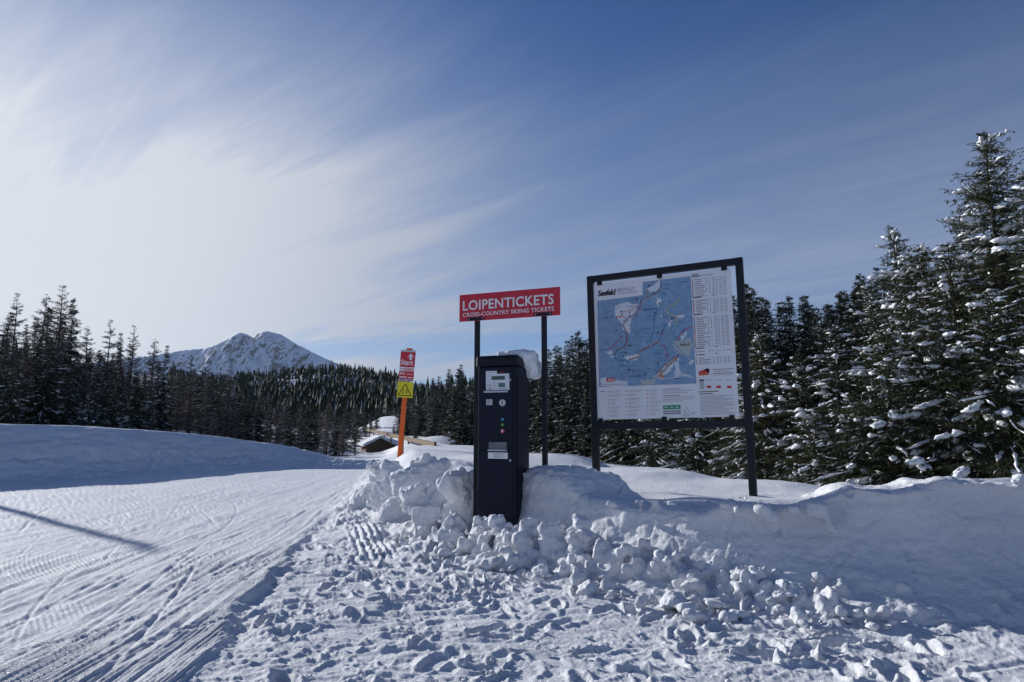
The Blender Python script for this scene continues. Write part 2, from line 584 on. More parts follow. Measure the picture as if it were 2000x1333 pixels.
    def groove(ax, ay, bx, by, w, dep, bend=0.0, wave=0.0):
        L = math.hypot(bx - ax, by - ay)
        ux, uy = (bx - ax) / L, (by - ay) / L
        m = np.where((X > min(ax, bx) - 0.6) & (X < max(ax, bx) + 0.6) & (Y > min(ay, by) - 0.6) & (Y < max(ay, by) + 0.6))[0]
        if not len(m):
            return
        tt = ((X[m] - ax) * ux + (Y[m] - ay) * uy) / L
        q = -(X[m] - ax) * uy + (Y[m] - ay) * ux - bend * 4 * tt * (1 - tt)
        endw = sstep(tt, 0, 0.22) * sstep(tt, 1, 0.78) * np.clip(0.75 + 0.9 * n2(X[m] * 1.3, Y[m] * 1.3, 73), 0.1, 1)
        aq = np.abs(q)
        dep = dep * 1.35
        prof = -dep * np.exp(-(q / w) ** 4) + 0.5 * dep * np.exp(-((aq - 1.9 * w) / (0.7 * w)) ** 2) * (0.6 + 0.8 * n2(X[m] * 12, Y[m] * 12, 70))
        # rub out what lay there before
        keep = np.exp(-(q / (1.2 * w)) ** 4) * endw * 0.7
        dz[m] = dz[m] * (1 - keep) + prof * endw * near[m] * lowland[m]

    for i in range(80):                                    # long glides
        y0 = g.uniform(2.6, 16)
        x0 = g.uniform(-1.05 * y0 - 1, np.interp(y0, [3, 10, 20], [-1.9, -3.0, -4.6]))
        L = g.uniform(3, 12)
        a = g.normal(-0.06, 0.07)
        groove(x0, y0, x0 + L * math.sin(a), y0 + L * math.cos(a), g.uniform(0.012, 0.026), g.uniform(0.004, 0.011), g.normal(0, 0.12))
    for i in range(26):                                    # skating strokes
        y0 = g.uniform(3.2, 15)
        x0 = g.uniform(-0.95 * y0, np.interp(y0, [3, 10, 20], [-1.7, -3.0, -4.6]))
        a = (1 if i % 2 else -1) * g.uniform(0.3, 0.75)
        L = g.uniform(1.4, 3.4)
        groove(x0, y0, x0 + L * math.sin(a), y0 + L * math.cos(a), g.uniform(0.010, 0.02), g.uniform(0.004, 0.010), g.normal(0, 0.08))
    for i in range(26):                                    # crossing glides
        y0 = g.uniform(3.0, 11)
        x0 = g.uniform(-0.9 * y0, np.interp(y0, [3, 10, 20], [-1.9, -3.2, -4.6]))
        a = g.choice([-1, 1]) * g.uniform(0.15, 0.5)
        L = g.uniform(2.5, 6)
        groove(x0, y0, x0 + L * math.sin(a), y0 + L * math.cos(a), g.uniform(0.010, 0.022), g.uniform(0.006, 0.013), g.normal(0, 0.1))
    for i in range(26):                                    # skis crossing in front of the machine
        y0 = g.uniform(2.9, 6.3)
        x0 = g.uniform(-2.4, 1.6)
        a = math.pi / 2 + g.normal(0.10, 0.22)
        L = g.uniform(0.8, 2.6)
        groove(x0, y0, x0 + L * math.sin(a), y0 + L * math.cos(a), g.uniform(0.02, 0.035), g.uniform(0.010, 0.022), g.normal(0, 0.08))
    for i in range(10):
        y0 = g.uniform(2.8, 3.9)
        x0 = g.uniform(0.6, 2.2)
        a = math.pi / 2 + g.normal(-0.06, 0.1)
        groove(x0, y0, x0 + 2.4 * math.sin(a), y0 + 2.4 * math.cos(a), 0.028, g.uniform(0.012, 0.02), g.normal(0, 0.05))
    # boot prints
    for i in range(230):
        y0 = g.uniform(2.6, 8.6)
        lo, hi = np.interp(y0, [3, 5, 8.6], [-1.5, -1.9, -2.5]), np.interp(y0, [3, 5, 7, 8.6], [3.2, 2.6, 0.3, -1.2])
        x0 = g.uniform(lo, hi)
        a = g.normal(0.1, 0.8)
        L, W, D = g.uniform(0.12, 0.16), g.uniform(0.045, 0.065), g.uniform(0.025, 0.06)
        m = np.where((np.abs(X - x0) < 0.35) & (np.abs(Y - y0) < 0.35))[0]
        ca, sa = math.cos(a), math.sin(a)
        p, q = (X[m] - x0) * sa + (Y[m] - y0) * ca, (X[m] - x0) * ca - (Y[m] - y0) * sa
        e = np.sqrt((p / L) ** 2 + (q / (W * (1 + 0.25 * p / L))) ** 2) + 0.12 * n2(X[m] * 14, Y[m] * 14, 71)
        pit = sstep(e, 1.06, 0.84)
        dz[m] = dz[m] * (1 - 0.75 * pit) + (-D * pit + 0.5 * D * np.exp(-((e - 1.35) / 0.25) ** 2) * np.clip(0.5 + n2(X[m] * 9, Y[m] * 9, 72), 0, 1)) * lowland[m] * near[m]
    # a few longer hollows where a ski tip or knee pushed in
    for x0, y0, L, W, a, D in ((1.55, 4.35, .24, .08, 1.45, .05), (2.1, 4.6, .22, .07, 1.5, .05), (-.9, 5.6, .2, .09, 1.2, .05), (0.9, 3.35, .15, .1, .4, .05)):
        m = np.where((np.abs(X - x0) < 0.6) & (np.abs(Y - y0) < 0.6))[0]
        ca, sa = math.cos(a), math.sin(a)
        p, q = (X[m] - x0) * sa + (Y[m] - y0) * ca, (X[m] - x0) * ca - (Y[m] - y0) * sa
        e = np.sqrt((p / L) ** 2 + (q / W) ** 2)
        dz[m] += -D * sstep(e, 1.1, 0.4) + 0.4 * D * np.exp(-((e - 1.3) / 0.2) ** 2)
    # a pair of old groomer tracks left of the machine
    m = np.where((X > -2.6) & (X < -1.0) & (Y > 7.2) & (Y < 10.2))[0]
    c = X[m] + 0.30 * (Y[m] - 8.6) + 1.75
    dz[m] += 0.022 * np.clip(np.sin(c * 2 * math.pi / 0.085) * 1.5, -1, 1) * np.exp(-(c / 0.22) ** 4) * sstep(Y[m], 7.3, 7.7) * sstep(Y[m], 10, 9.3) * lowland[m]
    z[sel] += dz
    # far relief
    fz = sstep(rr, 30, 60)
    z += fz * (0.25 * fbm2(x * 0.06, y * 0.06, 3, 80)) * np.minimum(1, rr / 120)
    n, mcols = len(r), len(th)
    idx = np.arange(n * mcols).reshape(n, mcols)
    a, b = idx[:-1, :-1].ravel(), idx[:-1, 1:].ravel()
    c, d = idx[1:, 1:].ravel(), idx[1:, :-1].ravel()
    f = np.stack([a, b, c, d], 1)
    wrap = np.stack([idx[:-1, -1], idx[:-1, 0], idx[1:, 0], idx[1:, -1]], 1)
    f = np.vstack([f, wrap])
    v = np.stack([x, y, z], 1)
    o = link('snow_ground', np_mesh('snow_ground', v, f[:, ::-1], M_SNOW))
    tag(o, 'trodden and groomed snow covering the ground', None, None, 'structure')
    return o


build_ground()


# ------------------------------------------------------------------ ploughed snow banks
def voxel(me, size, smooth_it=2):
    o = link('tmp', me)
    md = o.modifiers.new('r', 'REMESH')
    md.mode, md.voxel_size = 'VOXEL', size
    if smooth_it:
        ms = o.modifiers.new('s', 'SMOOTH')
        ms.iterations, ms.factor = smooth_it, 0.5
    dg = bpy.context.evaluated_depsgraph_get()
    e = o.evaluated_get(dg)
    m2 = e.to_mesh()
    v = np.empty(len(m2.vertices) * 3, dtype=np.float32)
    m2.vertices.foreach_get('co', v)
    nn = np.empty(len(m2.vertices) * 3, dtype=np.float32)
    m2.vertices.foreach_get('normal', nn)
    f = np.empty(len(m2.polygons) * 4, dtype=np.int32)
    m2.polygons.foreach_get('vertices', f)
    e.to_mesh_clear()
    bpy.data.objects.remove(o)
    return v.reshape(-1, 3).astype(float), nn.reshape(-1, 3).astype(float), f.reshape(-1, 4)


_ico = {}


def ico(sub):
    if sub not in _ico:
        bm = bmesh.new()
        bmesh.ops.create_icosphere(bm, subdivisions=sub, radius=1)
        bm.verts.ensure_lookup_table()
        _ico[sub] = (np.array([v.co[:] for v in bm.verts]), np.array([[v.index for v in f.verts] for f in bm.faces]))
        bm.free()
    return _ico[sub]


def unit(a):
    return a / np.maximum(np.linalg.norm(a, axis=-1, keepdims=True), 1e-9)


def rot_rand(g):
    q = g.normal(size=4)
    q /= np.linalg.norm(q)
    w, x, y, z = q
    return np.array([[1 - 2 * (y * y + z * z), 2 * (x * y - z * w), 2 * (x * z + y * w)],
                     [2 * (x * y + z * w), 1 - 2 * (x * x + z * z), 2 * (y * z - x * w)],
                     [2 * (x * z - y * w), 2 * (y * z + x * w), 1 - 2 * (x * x + y * y)]])


def lump(g, size, sub=2, amp=0.3, box_=0.0, freq=1.3, facet=0):
    """a rough clod of snow of the given half sizes, about the origin"""
    v, f = ico(sub)
    v = v.copy()
    if box_:
        p = np.abs(v) ** (1 - box_) * np.sign(v)
        v = v * (1 - box_) + p / np.maximum(np.abs(p).max(1), 0.6)[:, None] * box_
    s = g.uniform(0, 100)
    if facet:                                              # fracture faces: cut by random planes
        pn = unit(g.normal(size=(facet, 3)))
        pd = g.uniform(.50, .92, facet)
        cut = np.min(pd[None] / np.maximum(v @ pn.T, .05), axis=1)
        v = v * np.minimum(1.05, cut)[:, None]
    d = fbm3(v * freq + s, 3, int(s) % 7)
    b = np.abs(n3(v * freq * 2.3 + s * 1.7, 3))
    v = v * (1 + amp * d + amp * 0.5 * (b - 0.25))[:, None]
    return (v @ rot_rand(g).T if not box_ else v) * np.asarray(size), f


def bank_right():
    g = np.random.default_rng(5)
    pts = np.array([(-0.12, 7.72), (0.10, 7.40), (0.38, 7.04), (0.8, 6.42), (1.4, 5.9), (2.25, 5.45), (3.3, 5.12), (4.4, 4.85), (6.5, 4.4), (7.2, 4.2)])
    seg = np.hypot(*(pts[1:] - pts[:-1]).T)
    cs = np.concatenate([[0], np.cumsum(seg)])
    ss = np.arange(0, cs[-1], 0.05)
    px, py = np.interp(ss, cs, pts[:, 0]), np.interp(ss, cs, pts[:, 1])
    kx = np.exp(-np.linspace(-2, 2, 17) ** 2)
    kx /= kx.sum()
    pad = lambda a: np.convolve(np.pad(a, 8, mode='edge'), kx, 'valid')
    px, py = pad(px), pad(py)
    tx, ty = np.gradient(px), np.gradient(py)
    tl = np.hypot(tx, ty)
    nx, ny = -ty / tl, tx / tl                            # points into the bank
    prof = [(-.34, -.25), (-.36, -.03), (-.20, .05), (-.06, .15), (.06, .31), (.14, .49), (.18, .72), (.22, .90), (.29, .99), (.44, 1.02), (.70, .99), (1.0, .93), (1.1, -.25)]
    V = []
    for i in range(len(ss)):
        inx, iny = px[i] + 0.45 * nx[i], py[i] + 0.45 * ny[i]
        Z = float(plat_h(np.array([inx]), np.array([iny]))[0])
        s = ss[i]
        Z += 0.05 * math.sin(s * 2.1) + 0.06 * float(n2(np.array([s * 1.7]), np.array([0.3]), 2)[0])
        if 0.0 < s < 0.55:
            Z += 0.03
        bul = 1 + 0.5 * sstep(np.array(s), 2.4, 3.4)        # leans back more at the right
        for (n_, zz) in prof:
            o_ = n_ * bul if 0 < zz < .95 else n_
            if n_ < .1 and zz < .4:
                o_ = .1 + (o_ - .1) * min(1.0, .15 + s / .7)
            w = 0.05 * float(n2(np.array([s * 1.3]), np.array([zz * 2.0]), 5)[0])
            V.append((px[i] + (o_ + w) * nx[i], py[i] + (o_ + w) * ny[i], Z * zz if zz > 0 else zz))
    k = len(prof)
    V = np.array(V)
    F = []
    for i in range(len(ss) - 1):
        for j in range(k):
            F.append((i * k + j, i * k + (j + 1) % k, (i + 1) * k + (j + 1) % k, (i + 1) * k + j))
    tri = [(a, b, c) for a, b, c, d in F] + [(a, c, d) for a, b, c, d in F]
    e = (len(ss) - 1) * k
    tri += [(0, j + 1, j) for j in range(1, k - 1)] + [(e, e + j, e + j + 1) for j in range(1, k - 1)]
    vs, fs, base = [V], [np.array(tri)], len(V)

    def put(x, y, z, size, amp=0.6):
        nonlocal base
        v, f = lump(g, size, 2, amp * .6, 0, 1.5, 9)
        vs.append(v + (x, y, z))
        fs.append(f + base)
        base += len(v)
    for i in range(90):                                    # crumbs along the rim
        j = g.integers(0, len(ss))
        if px[j] > 6:
            continue
        Z = float(plat_h(np.array([px[j] + .3 * nx[j]]), np.array([py[j] + .3 * ny[j]]))[0])
        n_, z, s = g.uniform(.15, .40), Z * g.uniform(.96, 1.0), g.uniform(.015, .05)
        put(px[j] + n_ * nx[j], py[j] + n_ * ny[j], z, (s * g.uniform(1, 1.7), s, s * g.uniform(.7, 1)))
    for x, y, z, sx, sy, sz in ((2.46, 5.62, .66, .10, .10, .10), (2.52, 5.58, .55, .07, .08, .10), (2.05, 5.72, .66, .07, .06, .05), (2.12, 5.70, .60, .05, .05, .06)):
        put(x, y, z, (sx, sy, sz), .5)                     # a broken notch in the rim
    for i in range(100):                                   # clods at the shaded foot, to the right
        j = g.integers(int(len(ss) * .30), int(len(ss) * .9))
        s = g.uniform(.015, .06) * (1.8 if i % 9 == 0 else 1)
        n_ = g.uniform(-.02, .50)
        put(px[j] - n_ * nx[j], py[j] - n_ * ny[j], max(s * .4, .20 - .5 * n_), (s * 1.2, s, s * .8))
    me = np_mesh('t', np.vstack(vs), np.vstack(fs), M_BANK)
    v, n, f = voxel(me, 0.0205, 2)
    d = 0.04 * fbm3(v * np.array([1.1, 1.1, 6.5]), 3, 7) + 0.05 * fbm3(v * np.array([1.6, 1.6, 2.6]), 3, 1) + 0.030 * (np.abs(fbm3(v * np.array([4, 4, 5.5]), 3, 2)) - .2) + 0.022 * (np.abs(fbm3(v * np.array([9, 9, 11]), 3, 9)) - .2) + 0.009 * fbm3(v * 30, 3, 3)
    crack = np.exp(-((fbm3(v * 2.2, 2, 8)) / 0.025) ** 2)
    v = v + n * (d - 0.012 * crack)[:, None]
    o = link('snow_bank', np_mesh('snow_bank', v, f, M_BANK))
    tag(o, 'ploughed snow bank with a steep shaded face running right from the ticket machine', 'snow bank')


bank_right()


def bank_left():
    # crest through the picture, with its own distance
    cr = [(-900, 815, 13.5), (-500, 817, 15), (-250, 822, 16), (0, 828, 18), (180, 833, 20), (350, 845, 23), (430, 853, 24.5), (500, 863, 26), (560, 872, 27.2), (610, 883, 28.2),
          (650, 895, 29), (690, 910, 30)]
    C = np.array([P(*c)[:] for c in cr])
    s = np.concatenate([[0], np.cumsum(np.hypot(*(C[1:, :2] - C[:-1, :2]).T))])
    ss = np.linspace(0, s[-1], 600)
    kx = np.exp(-np.linspace(-2, 2, 41) ** 2)
    kx /= kx.sum()
    sm = lambda a: np.convolve(np.pad(np.interp(ss, s, a), 20, mode='reflect', reflect_type='odd'), kx, 'valid')
    cx, cy, cz = sm(C[:, 0]), sm(C[:, 1]), sm(C[:, 2])
    tx, ty = np.gradient(cx), np.gradient(cy)
    tl = np.hypot(tx, ty)
    nx, ny = ty / tl, -tx / tl                            # towards the trail
    prof_n = np.concatenate([np.linspace(-6, -0.5, 10), np.linspace(-0.4, 2.6, 85)])
    T, N = np.meshgrid(np.arange(600), prof_n, indexing='ij')
    rel = np.where(N < 0, 1 - 0.35 * (np.abs(N) / 6) ** 1.3, 0)
    hh = np.interp(N, [0, .15, .45, .8, 1.0, 1.2, 1.6, 2.2, 2.6], [1, .98, .87, .68, .52, .34, .14, -.03, -.35])
    rel = np.where(N < 0, rel, hh)
    base = 0.0
    Hc = np.maximum(cz[T], 0.02)
    z = base + Hc * rel
    z = np.where(rel < 0, rel * 0.5, z)
    x, y = cx[T] + N * nx[T], cy[T] + N * ny[T]
    face = sstep(N, -0.1, 0.4) * sstep(N, 2.6, 1.8)
    S_ = ss[T]
    z += 0.05 * np.minimum(1, Hc) * fbm2(S_ * 0.5, N * 1.2, 3, 90) * sstep(N, -0.4, 0.3)
    z += 0.15 * face * fbm2(S_ * 0.9, N * 2.6 + 0.12 * S_, 5, 91, 0.6)
    z += face * sstep(N, 0.75, 1.1) * (0.14 * np.abs(fbm2(S_ * 2.4, N * 3.5, 3, 92)) + 0.10 * np.abs(fbm2(S_ * 6, N * 7, 3, 94)))
    z += 0.05 * np.clip(n2(S_ * 3.2, N * 2, 93), 0, 1) * np.exp(-(N / 0.25) ** 2) * sstep(S_, s[7], s[8])
    v = np.stack([x.ravel(), y.ravel(), z.ravel()], 1)
    m, k = 600, len(prof_n)
    idx = np.arange(m * k).reshape(m, k)
    f = np.stack([idx[:-1, :-1].ravel(), idx[1:, :-1].ravel(), idx[1:, 1:].ravel(), idx[:-1, 1:].ravel()], 1)
    o = link('snow_bank', np_mesh('snow_bank', v, f, M_BANK))
    tag(o, 'long smooth snow bank in shade along the far left side of the trail', 'snow bank')


bank_left()


def rubble():
    g = np.random.default_rng(12)
    vs, fs, base = [], [], 0
    n = 0
    # where clods lie: along the foot of the bank and over the dug-out slope round the machine
    foot = np.array([(-2.4, 10.6), (-1.5, 8.8), (-0.7, 7.75), (-0.1, 7.2), (0.35, 6.8), (0.8, 6.2), (1.4, 5.68), (2.0, 5.3), (2.5, 5.05)])
    seg = np.hypot(*(foot[1:] - foot[:-1]).T)
    cs = np.concatenate([[0], np.cumsum(seg)])
    XY, SZ = [], []
    while n < 620:
        s = cs[-1] * g.random()
        if g.random() < 0.55:
            s = g.uniform(cs[2], cs[7])
        x, y = np.interp(s, cs, foot[:, 0]), np.interp(s, cs, foot[:, 1])
        x += g.normal(0, .16)
        y += g.normal(-.08, .22)
        big = g.random()
        sz = g.uniform(.010, .030) if big < .74 else (g.uniform(.03, .06) if big < .95 else g.uniform(.06, .10))
        if s < cs[2]:
            sz *= .8
        if s > cs[6]:
            sz *= .8
        XY.append((x, y))
        SZ.append(sz)
        n += 1
    for i in range(420):                                    # crumbs further out
        x, y = g.uniform(-1.6, 2.6), g.uniform(3.0, 7.2)
        XY.append((x, y))
        SZ.append(g.uniform(.008, .022))
    # the body of the heap: overlapping masses between the machine, the bank face and the trodden snow
    for px_, py_, d, sx, sy, sz in (
            (985, 1006, 7.25, .22, .16, 0), (940, 1012, 7.55, .2, .2, 0), (1035, 1018, 7.0, .26, .2, 0), (1010, 1058, 6.85, .28, .16, 0), (1085, 1028, 6.75, .22, .2, 0),
            (1135, 1018, 6.6, .14, .16, 0), (1145, 1072, 6.40, .26, .15, 0), (1200, 1060, 6.30, .2, .16, 0), (1250, 1062, 6.15, .22, .16, 0), (1305, 1082, 6.0, .2, .15, 0),
            (1355, 1105, 5.85, .2, .14, 0), (1405, 1112, 5.75, .18, .13, 0), (1460, 1110, 5.6, .17, .13, 0), (1530, 1138, 5.4, .2, .12, 0), (1590, 1160, 5.25, .18, .10, 0),
            (880, 1012, 7.95, .24, .22, 0), (835, 995, 8.6, .28, .26, 0), (900, 950, 8.35, .24, .22, 0), (860, 935, 8.9, .3, .26, 0), (790, 950, 9.8, .36, .34, 0), (770, 925, 10.6, .36, .4, 0), (735, 920, 11.3, .34, .4, 0)):
        c = P(px_, py_, d)
        zg = gh(c.x, c.y) - .03
        sz = max(.06, c.z - zg)
        c.z = zg
        v, f = lump(g, (sx * 1.1, sy * 1.1, sz * 1.05), 3, .35, 0, 2.2, 14)
        vs.append(v + np.array(c[:]))
        fs.append(f + base)
        base += len(v)
        for k in range(34 if px_ > 930 else 12):
            q = unit(g.normal(size=3) * (1, 1, .8))
            q[2] = abs(q[2])
            s = g.uniform(.015, .055) * (1 if k % 6 else 1.7)
            v, f = lump(g, s * g.uniform(.7, 1.6, 3), 2, .30, 0, 1.6, 8)
            vs.append(v + np.array(c[:]) + q * np.array([sx, sy, sz]) * g.uniform(.85, 1.1))
            fs.append(f + base)
            base += len(v)
    XY = np.array(XY)
    Z = ground_h(XY[:, 0], XY[:, 1])[0]
    for (x, y), z, s in zip(XY, Z, SZ):
        if -0.45 < x < 0.12 and 7.45 < y < 8.2:
            continue
        v, f = lump(g, (s * g.uniform(.9, 1.5), s * g.uniform(.9, 1.3), s * g.uniform(.7, 1.1)), 2 if s > .02 else 1, .35, 0, 1.7, 9)
        vs.append(v + (x, y, z + s * .35))
        fs.append(f + base)
        base += len(v)
    me = np_mesh('t', np.vstack(vs), np.vstack(fs), M_BANK)
    v, nn, f = voxel(me, 0.0150, 0)
    v = v + nn * (0.022 * (np.abs(fbm3(v * 6, 2, 4)) - .2) + 0.020 * fbm3(v * 14, 3, 6) + 0.010 * fbm3(v * 40, 3, 5))[:, None]
    o = link('snow_rubble', np_mesh('snow_rubble', v, f, M_BANK))
    tag(o, 'loose snow clods heaped along the foot of the bank and round the ticket machine', None, None, 'stuff')


rubble()


def block(px, py, d, w, h, dep, label, amp=0.25, box_=0.55, name='snow_block', cat='snow block', seed=0, freq=1.4, group=None):
    """a broken lump of packed snow: a core with crumbs frozen on, fused and roughened"""
    g = np.random.default_rng(seed + 100)
    c = P(px, py, d)
    vs, fs, base = [], [], 0
    hs = np.array([w / 2, dep / 2, h / 2])
    ball = name == 'snowball'
    core, f = lump(g, hs * (.95 if ball else (.88 if box_ > .3 else .76)), 4, amp * .8, box_ * .8, freq, 0 if ball else 11)
    core = core * (1.0 if ball else 1.18)
    vs.append(core)
    fs.append(f)
    base += len(core)
    for k in range(8 if ball else (20 if box_ > .3 else 40)):
        dirn = unit(g.normal(size=3) * (1, 1, .9))
        s = (g.uniform(.10, .2) if ball else g.uniform(.10, .36)) * min(hs)
        v, f = lump(g, s * g.uniform(.7, 1.5, 3), 2, .35, 0, 1.4, 0 if ball else 8)
        vs.append(v + dirn * hs * g.uniform(.62, .92))
        fs.append(f + base)
        base += len(v)
    v, n, f = voxel(np_mesh('t', np.vstack(vs), np.vstack(fs), M_BANK), max(.006, min(.013, h / 24)), 1)
    sc = min(1.0, h / 0.3)
    v = v + n * (sc * (0.040 * fbm3(v * 4 + seed, 3, 2) + 0.022 * fbm3(v * 13 + seed, 3, 3) + 0.009 * fbm3(v * 40, 3, 4)))[:, None]
    o = link(name, np_mesh(name, v, f, M_BANK))
    o.location = c
    o.rotation_euler = (g.uniform(-.15, .15), g.uniform(-.2, .2), g.uniform(-.5, .5))
    tag(o, label, cat, group or 'blocks of broken snow')
    return o


block(750, 926, 11.0, .66, .50, .55, 'large rounded snow block leftmost in the heap, beside the trail', seed=1)
block(832, 932, 9.5, .84, .64, .60, 'largest snow block, rising halfway between heap end and ticket machine', seed=2)
block(804, 974, 8.8, .42, .40, .36, 'rounded snow block in front of the largest one', seed=3, amp=.2, box_=.3)
block(894, 950, 8.25, .46, .52, .40, 'jagged snow block just left of the ticket machine', seed=4, amp=.4)
block(836, 1012, 8.5, .36, .26, .30, 'flat snow block low in the heap, below the rounded one', seed=5, amp=.35)
block(885, 1030, 7.9, .34, .28, .28, 'knobbly snow block at the lower left of the ticket machine', seed=6, amp=.4, box_=.2, freq=2)
block(1010, 1055, 7.0, .40, .30, .34, 'broad knobbly snow block right below the ticket machine', seed=7, amp=.45, box_=.2, freq=1.8)
block(1135, 1062, 6.55, .24, .36, .26, 'tall ragged snow block against the bank under the map board left post', seed=9, amp=.45, box_=.1, freq=2)
block(1310, 1105, 5.95, .32, .24, .26, 'ragged snow block in front of the bank beneath the map board', seed=11, amp=.45, box_=.1, freq=2)
block(1460, 1128, 5.6, .27, .20, .24, 'rounded snow block at the right end of the rubble', seed=13, amp=.3, box_=.15, freq=1.8)
block(1535, 1157, 5.35, .34, .16, .24, 'flattish snow block at the shaded bank foot, right of the rubble', seed=14, amp=.4, box_=.1, freq=2)
block(791, 1038, 9.05, .155, .15, .15, 'small round snowball lying alone left of the ticket machine', seed=15, amp=.12, box_=0, name='snowball', cat='snowball', group='balls of snow')
block(1642, 1194, 4.97, .085, .08, .08, 'leftmost small snowball at the edge of the bank shadow', seed=16, amp=.15, box_=0, name='snowball', cat='snowball', group='balls of snow')
block(1676, 1199, 4.93, .08, .06, .07, 'flattened snowball between two others at the bank shadow', seed=17, amp=.2, box_=0, name='snowball', cat='snowball', group='balls of snow')
block(1700, 1197, 4.9, .085, .07, .08, 'middle snowball of the row at the bank shadow', seed=18, amp=.2, box_=0, name='snowball', cat='snowball', group='balls of snow')
block(1727, 1195, 4.9, .085, .085, .085, 'rightmost small snowball at the edge of the bank shadow', seed=19, amp=.14, box_=0, name='snowball', cat='snowball', group='balls of snow')

# ------------------------------------------------------------------ signs and machine
def plain(name, col, rough=0.5, spec=0.35, bump=0.0006, var=0.06, scale=9):
    m = mat(name, col, rough, spec)
    return vary(m, [c * (1 - var) for c in col], [min(1, c * (1 + var)) for c in col], scale, 4, True, bump, 120)


M_FRAME = plain('anthracite_metal', (0.010, 0.014, 0.021), 0.45, 0.25, 0.0004, 0.15)
M_BODY = plain('navy_powder_coat', (0.006, 0.009, 0.024), 0.5, 0.22, 0.0006, 0.12)
M_CAPM = plain('black_powder_coat', (0.005, 0.007, 0.014), 0.45, 0.25, 0.0005, 0.12)
M_RED = plain('red_sign', (0.56, 0.030, 0.055), 0.4, 0.35, 0.0002, 0.04)
M_WHITE = plain('white_print', (0.80, 0.80, 0.80), 0.5, 0.3, 0.0, 0.03)
M_PANEL = plain('white_panel', (0.74, 0.76, 0.80), 0.32, 0.4, 0.0, 0.03, 3)
M_ORANGE = plain('orange_post', (0.80, 0.13, 0.02), 0.5, 0.35, 0.0004, 0.08)
M_YELLOW = plain('yellow_sign', (0.72, 0.62, 0.02), 0.45, 0.35, 0.0, 0.04)
M_BLACK = plain('black_print', (0.015, 0.015, 0.018), 0.5, 0.3, 0.0, 0.05)
M_STEEL = plain('steel', (0.55, 0.56, 0.57), 0.4, 0.5, 0.0003, 0.08)
M_ALU = plain('sign_edge', (0.5, 0.5, 0.52), 0.4, 0.5, 0.0, 0.05)
M_LCD = plain('lcd_green', (0.035, 0.10, 0.075), 0.25, 0.5, 0.0, 0.1)
M_LCD2 = plain('lcd_grey', (0.10, 0.20, 0.17), 0.25, 0.5, 0.0, 0.1)
M_TRAY = plain('clear_tray_flap', (0.13, 0.14, 0.16), 0.2, 0.5, 0.0, 0.2)
M_TEALB = plain('blue_button', (0.03, 0.33, 0.50), 0.35, 0.5, 0.0, 0.05)
M_GREENB = plain('green_button', (0.05, 0.35, 0.08), 0.35, 0.5, 0.0, 0.05)
M_REDB = plain('red_button', (0.60, 0.06, 0.07), 0.35, 0.5, 0.0, 0.05)
M_GREY = plain('grey_print', (0.28, 0.30, 0.34), 0.5, 0.3, 0.0, 0.05)
M_MAPB = mat('map_blue', (0.20, 0.34, 0.52), 0.34, 0.4)
vary(M_MAPB, (0.17, 0.30, 0.47), (0.24, 0.38, 0.55), 22, 8)
M_PALE = plain('map_pale', (0.62, 0.68, 0.74), 0.4, 0.3, 0.0, 0.10, 60)
M_TOWN = plain('map_town', (0.42, 0.46, 0.47), 0.4, 0.3, 0.0, 0.25, 120)
M_PRED = plain('print_red', (0.58, 0.05, 0.06), 0.45, 0.3, 0.0, 0.04)
M_PBLUE = plain('print_blue', (0.04, 0.10, 0.28), 0.45, 0.3, 0.0, 0.04)
M_PGREEN = plain('print_green', (0.04, 0.30, 0.14), 0.45, 0.3, 0.0, 0.04)
M_PYEL = plain('print_yellow', (0.55, 0.52, 0.14), 0.45, 0.3, 0.0, 0.04)
M_PORA = plain('print_orange', (0.62, 0.22, 0.06), 0.45, 0.3, 0.0, 0.04)
M_PCYAN = plain('print_cyan', (0.05, 0.36, 0.60), 0.45, 0.3, 0.0, 0.04)
M_PVIO = plain('print_violet', (0.25, 0.08, 0.30), 0.45, 0.3, 0.0, 0.04)


def local_xz(root, px, py, y0=0.0):
    """where a sight line meets the plane y = y0 of a thing's own frame"""
    Mi = (Matrix.Translation(root.location) @ root.rotation_euler.to_matrix().to_4x4()).inverted()
    o = Mi @ Vector((0, 0, EYE))
    q = Mi @ P(px, py, 10.0)
    t = (y0 - o.y) / (q.y - o.y)
    h = o + (q - o) * t
    return h.x, h.z


def text_geo(body, bold=0.0, spacing=1.0):
    """outline text as vertices and triangles; the box is scaled later"""
    cu = bpy.data.curves.new('t', 'FONT')
    cu.body = body
    cu.size = 1.0
    cu.offset = bold
    cu.space_character = spacing
    cu.resolution_u = 3
    o = link('t', cu)
    dg = bpy.context.evaluated_depsgraph_get()
    e = o.evaluated_get(dg)
    me = e.to_mesh()
    me.calc_loop_triangles()
    v = np.array([q.co[:] for q in me.vertices])
    f = np.array([t.vertices[:] for t in me.loop_triangles])
    e.to_mesh_clear()
    bpy.data.objects.remove(o)
    bpy.data.curves.remove(cu)
    return v[:, :2], f


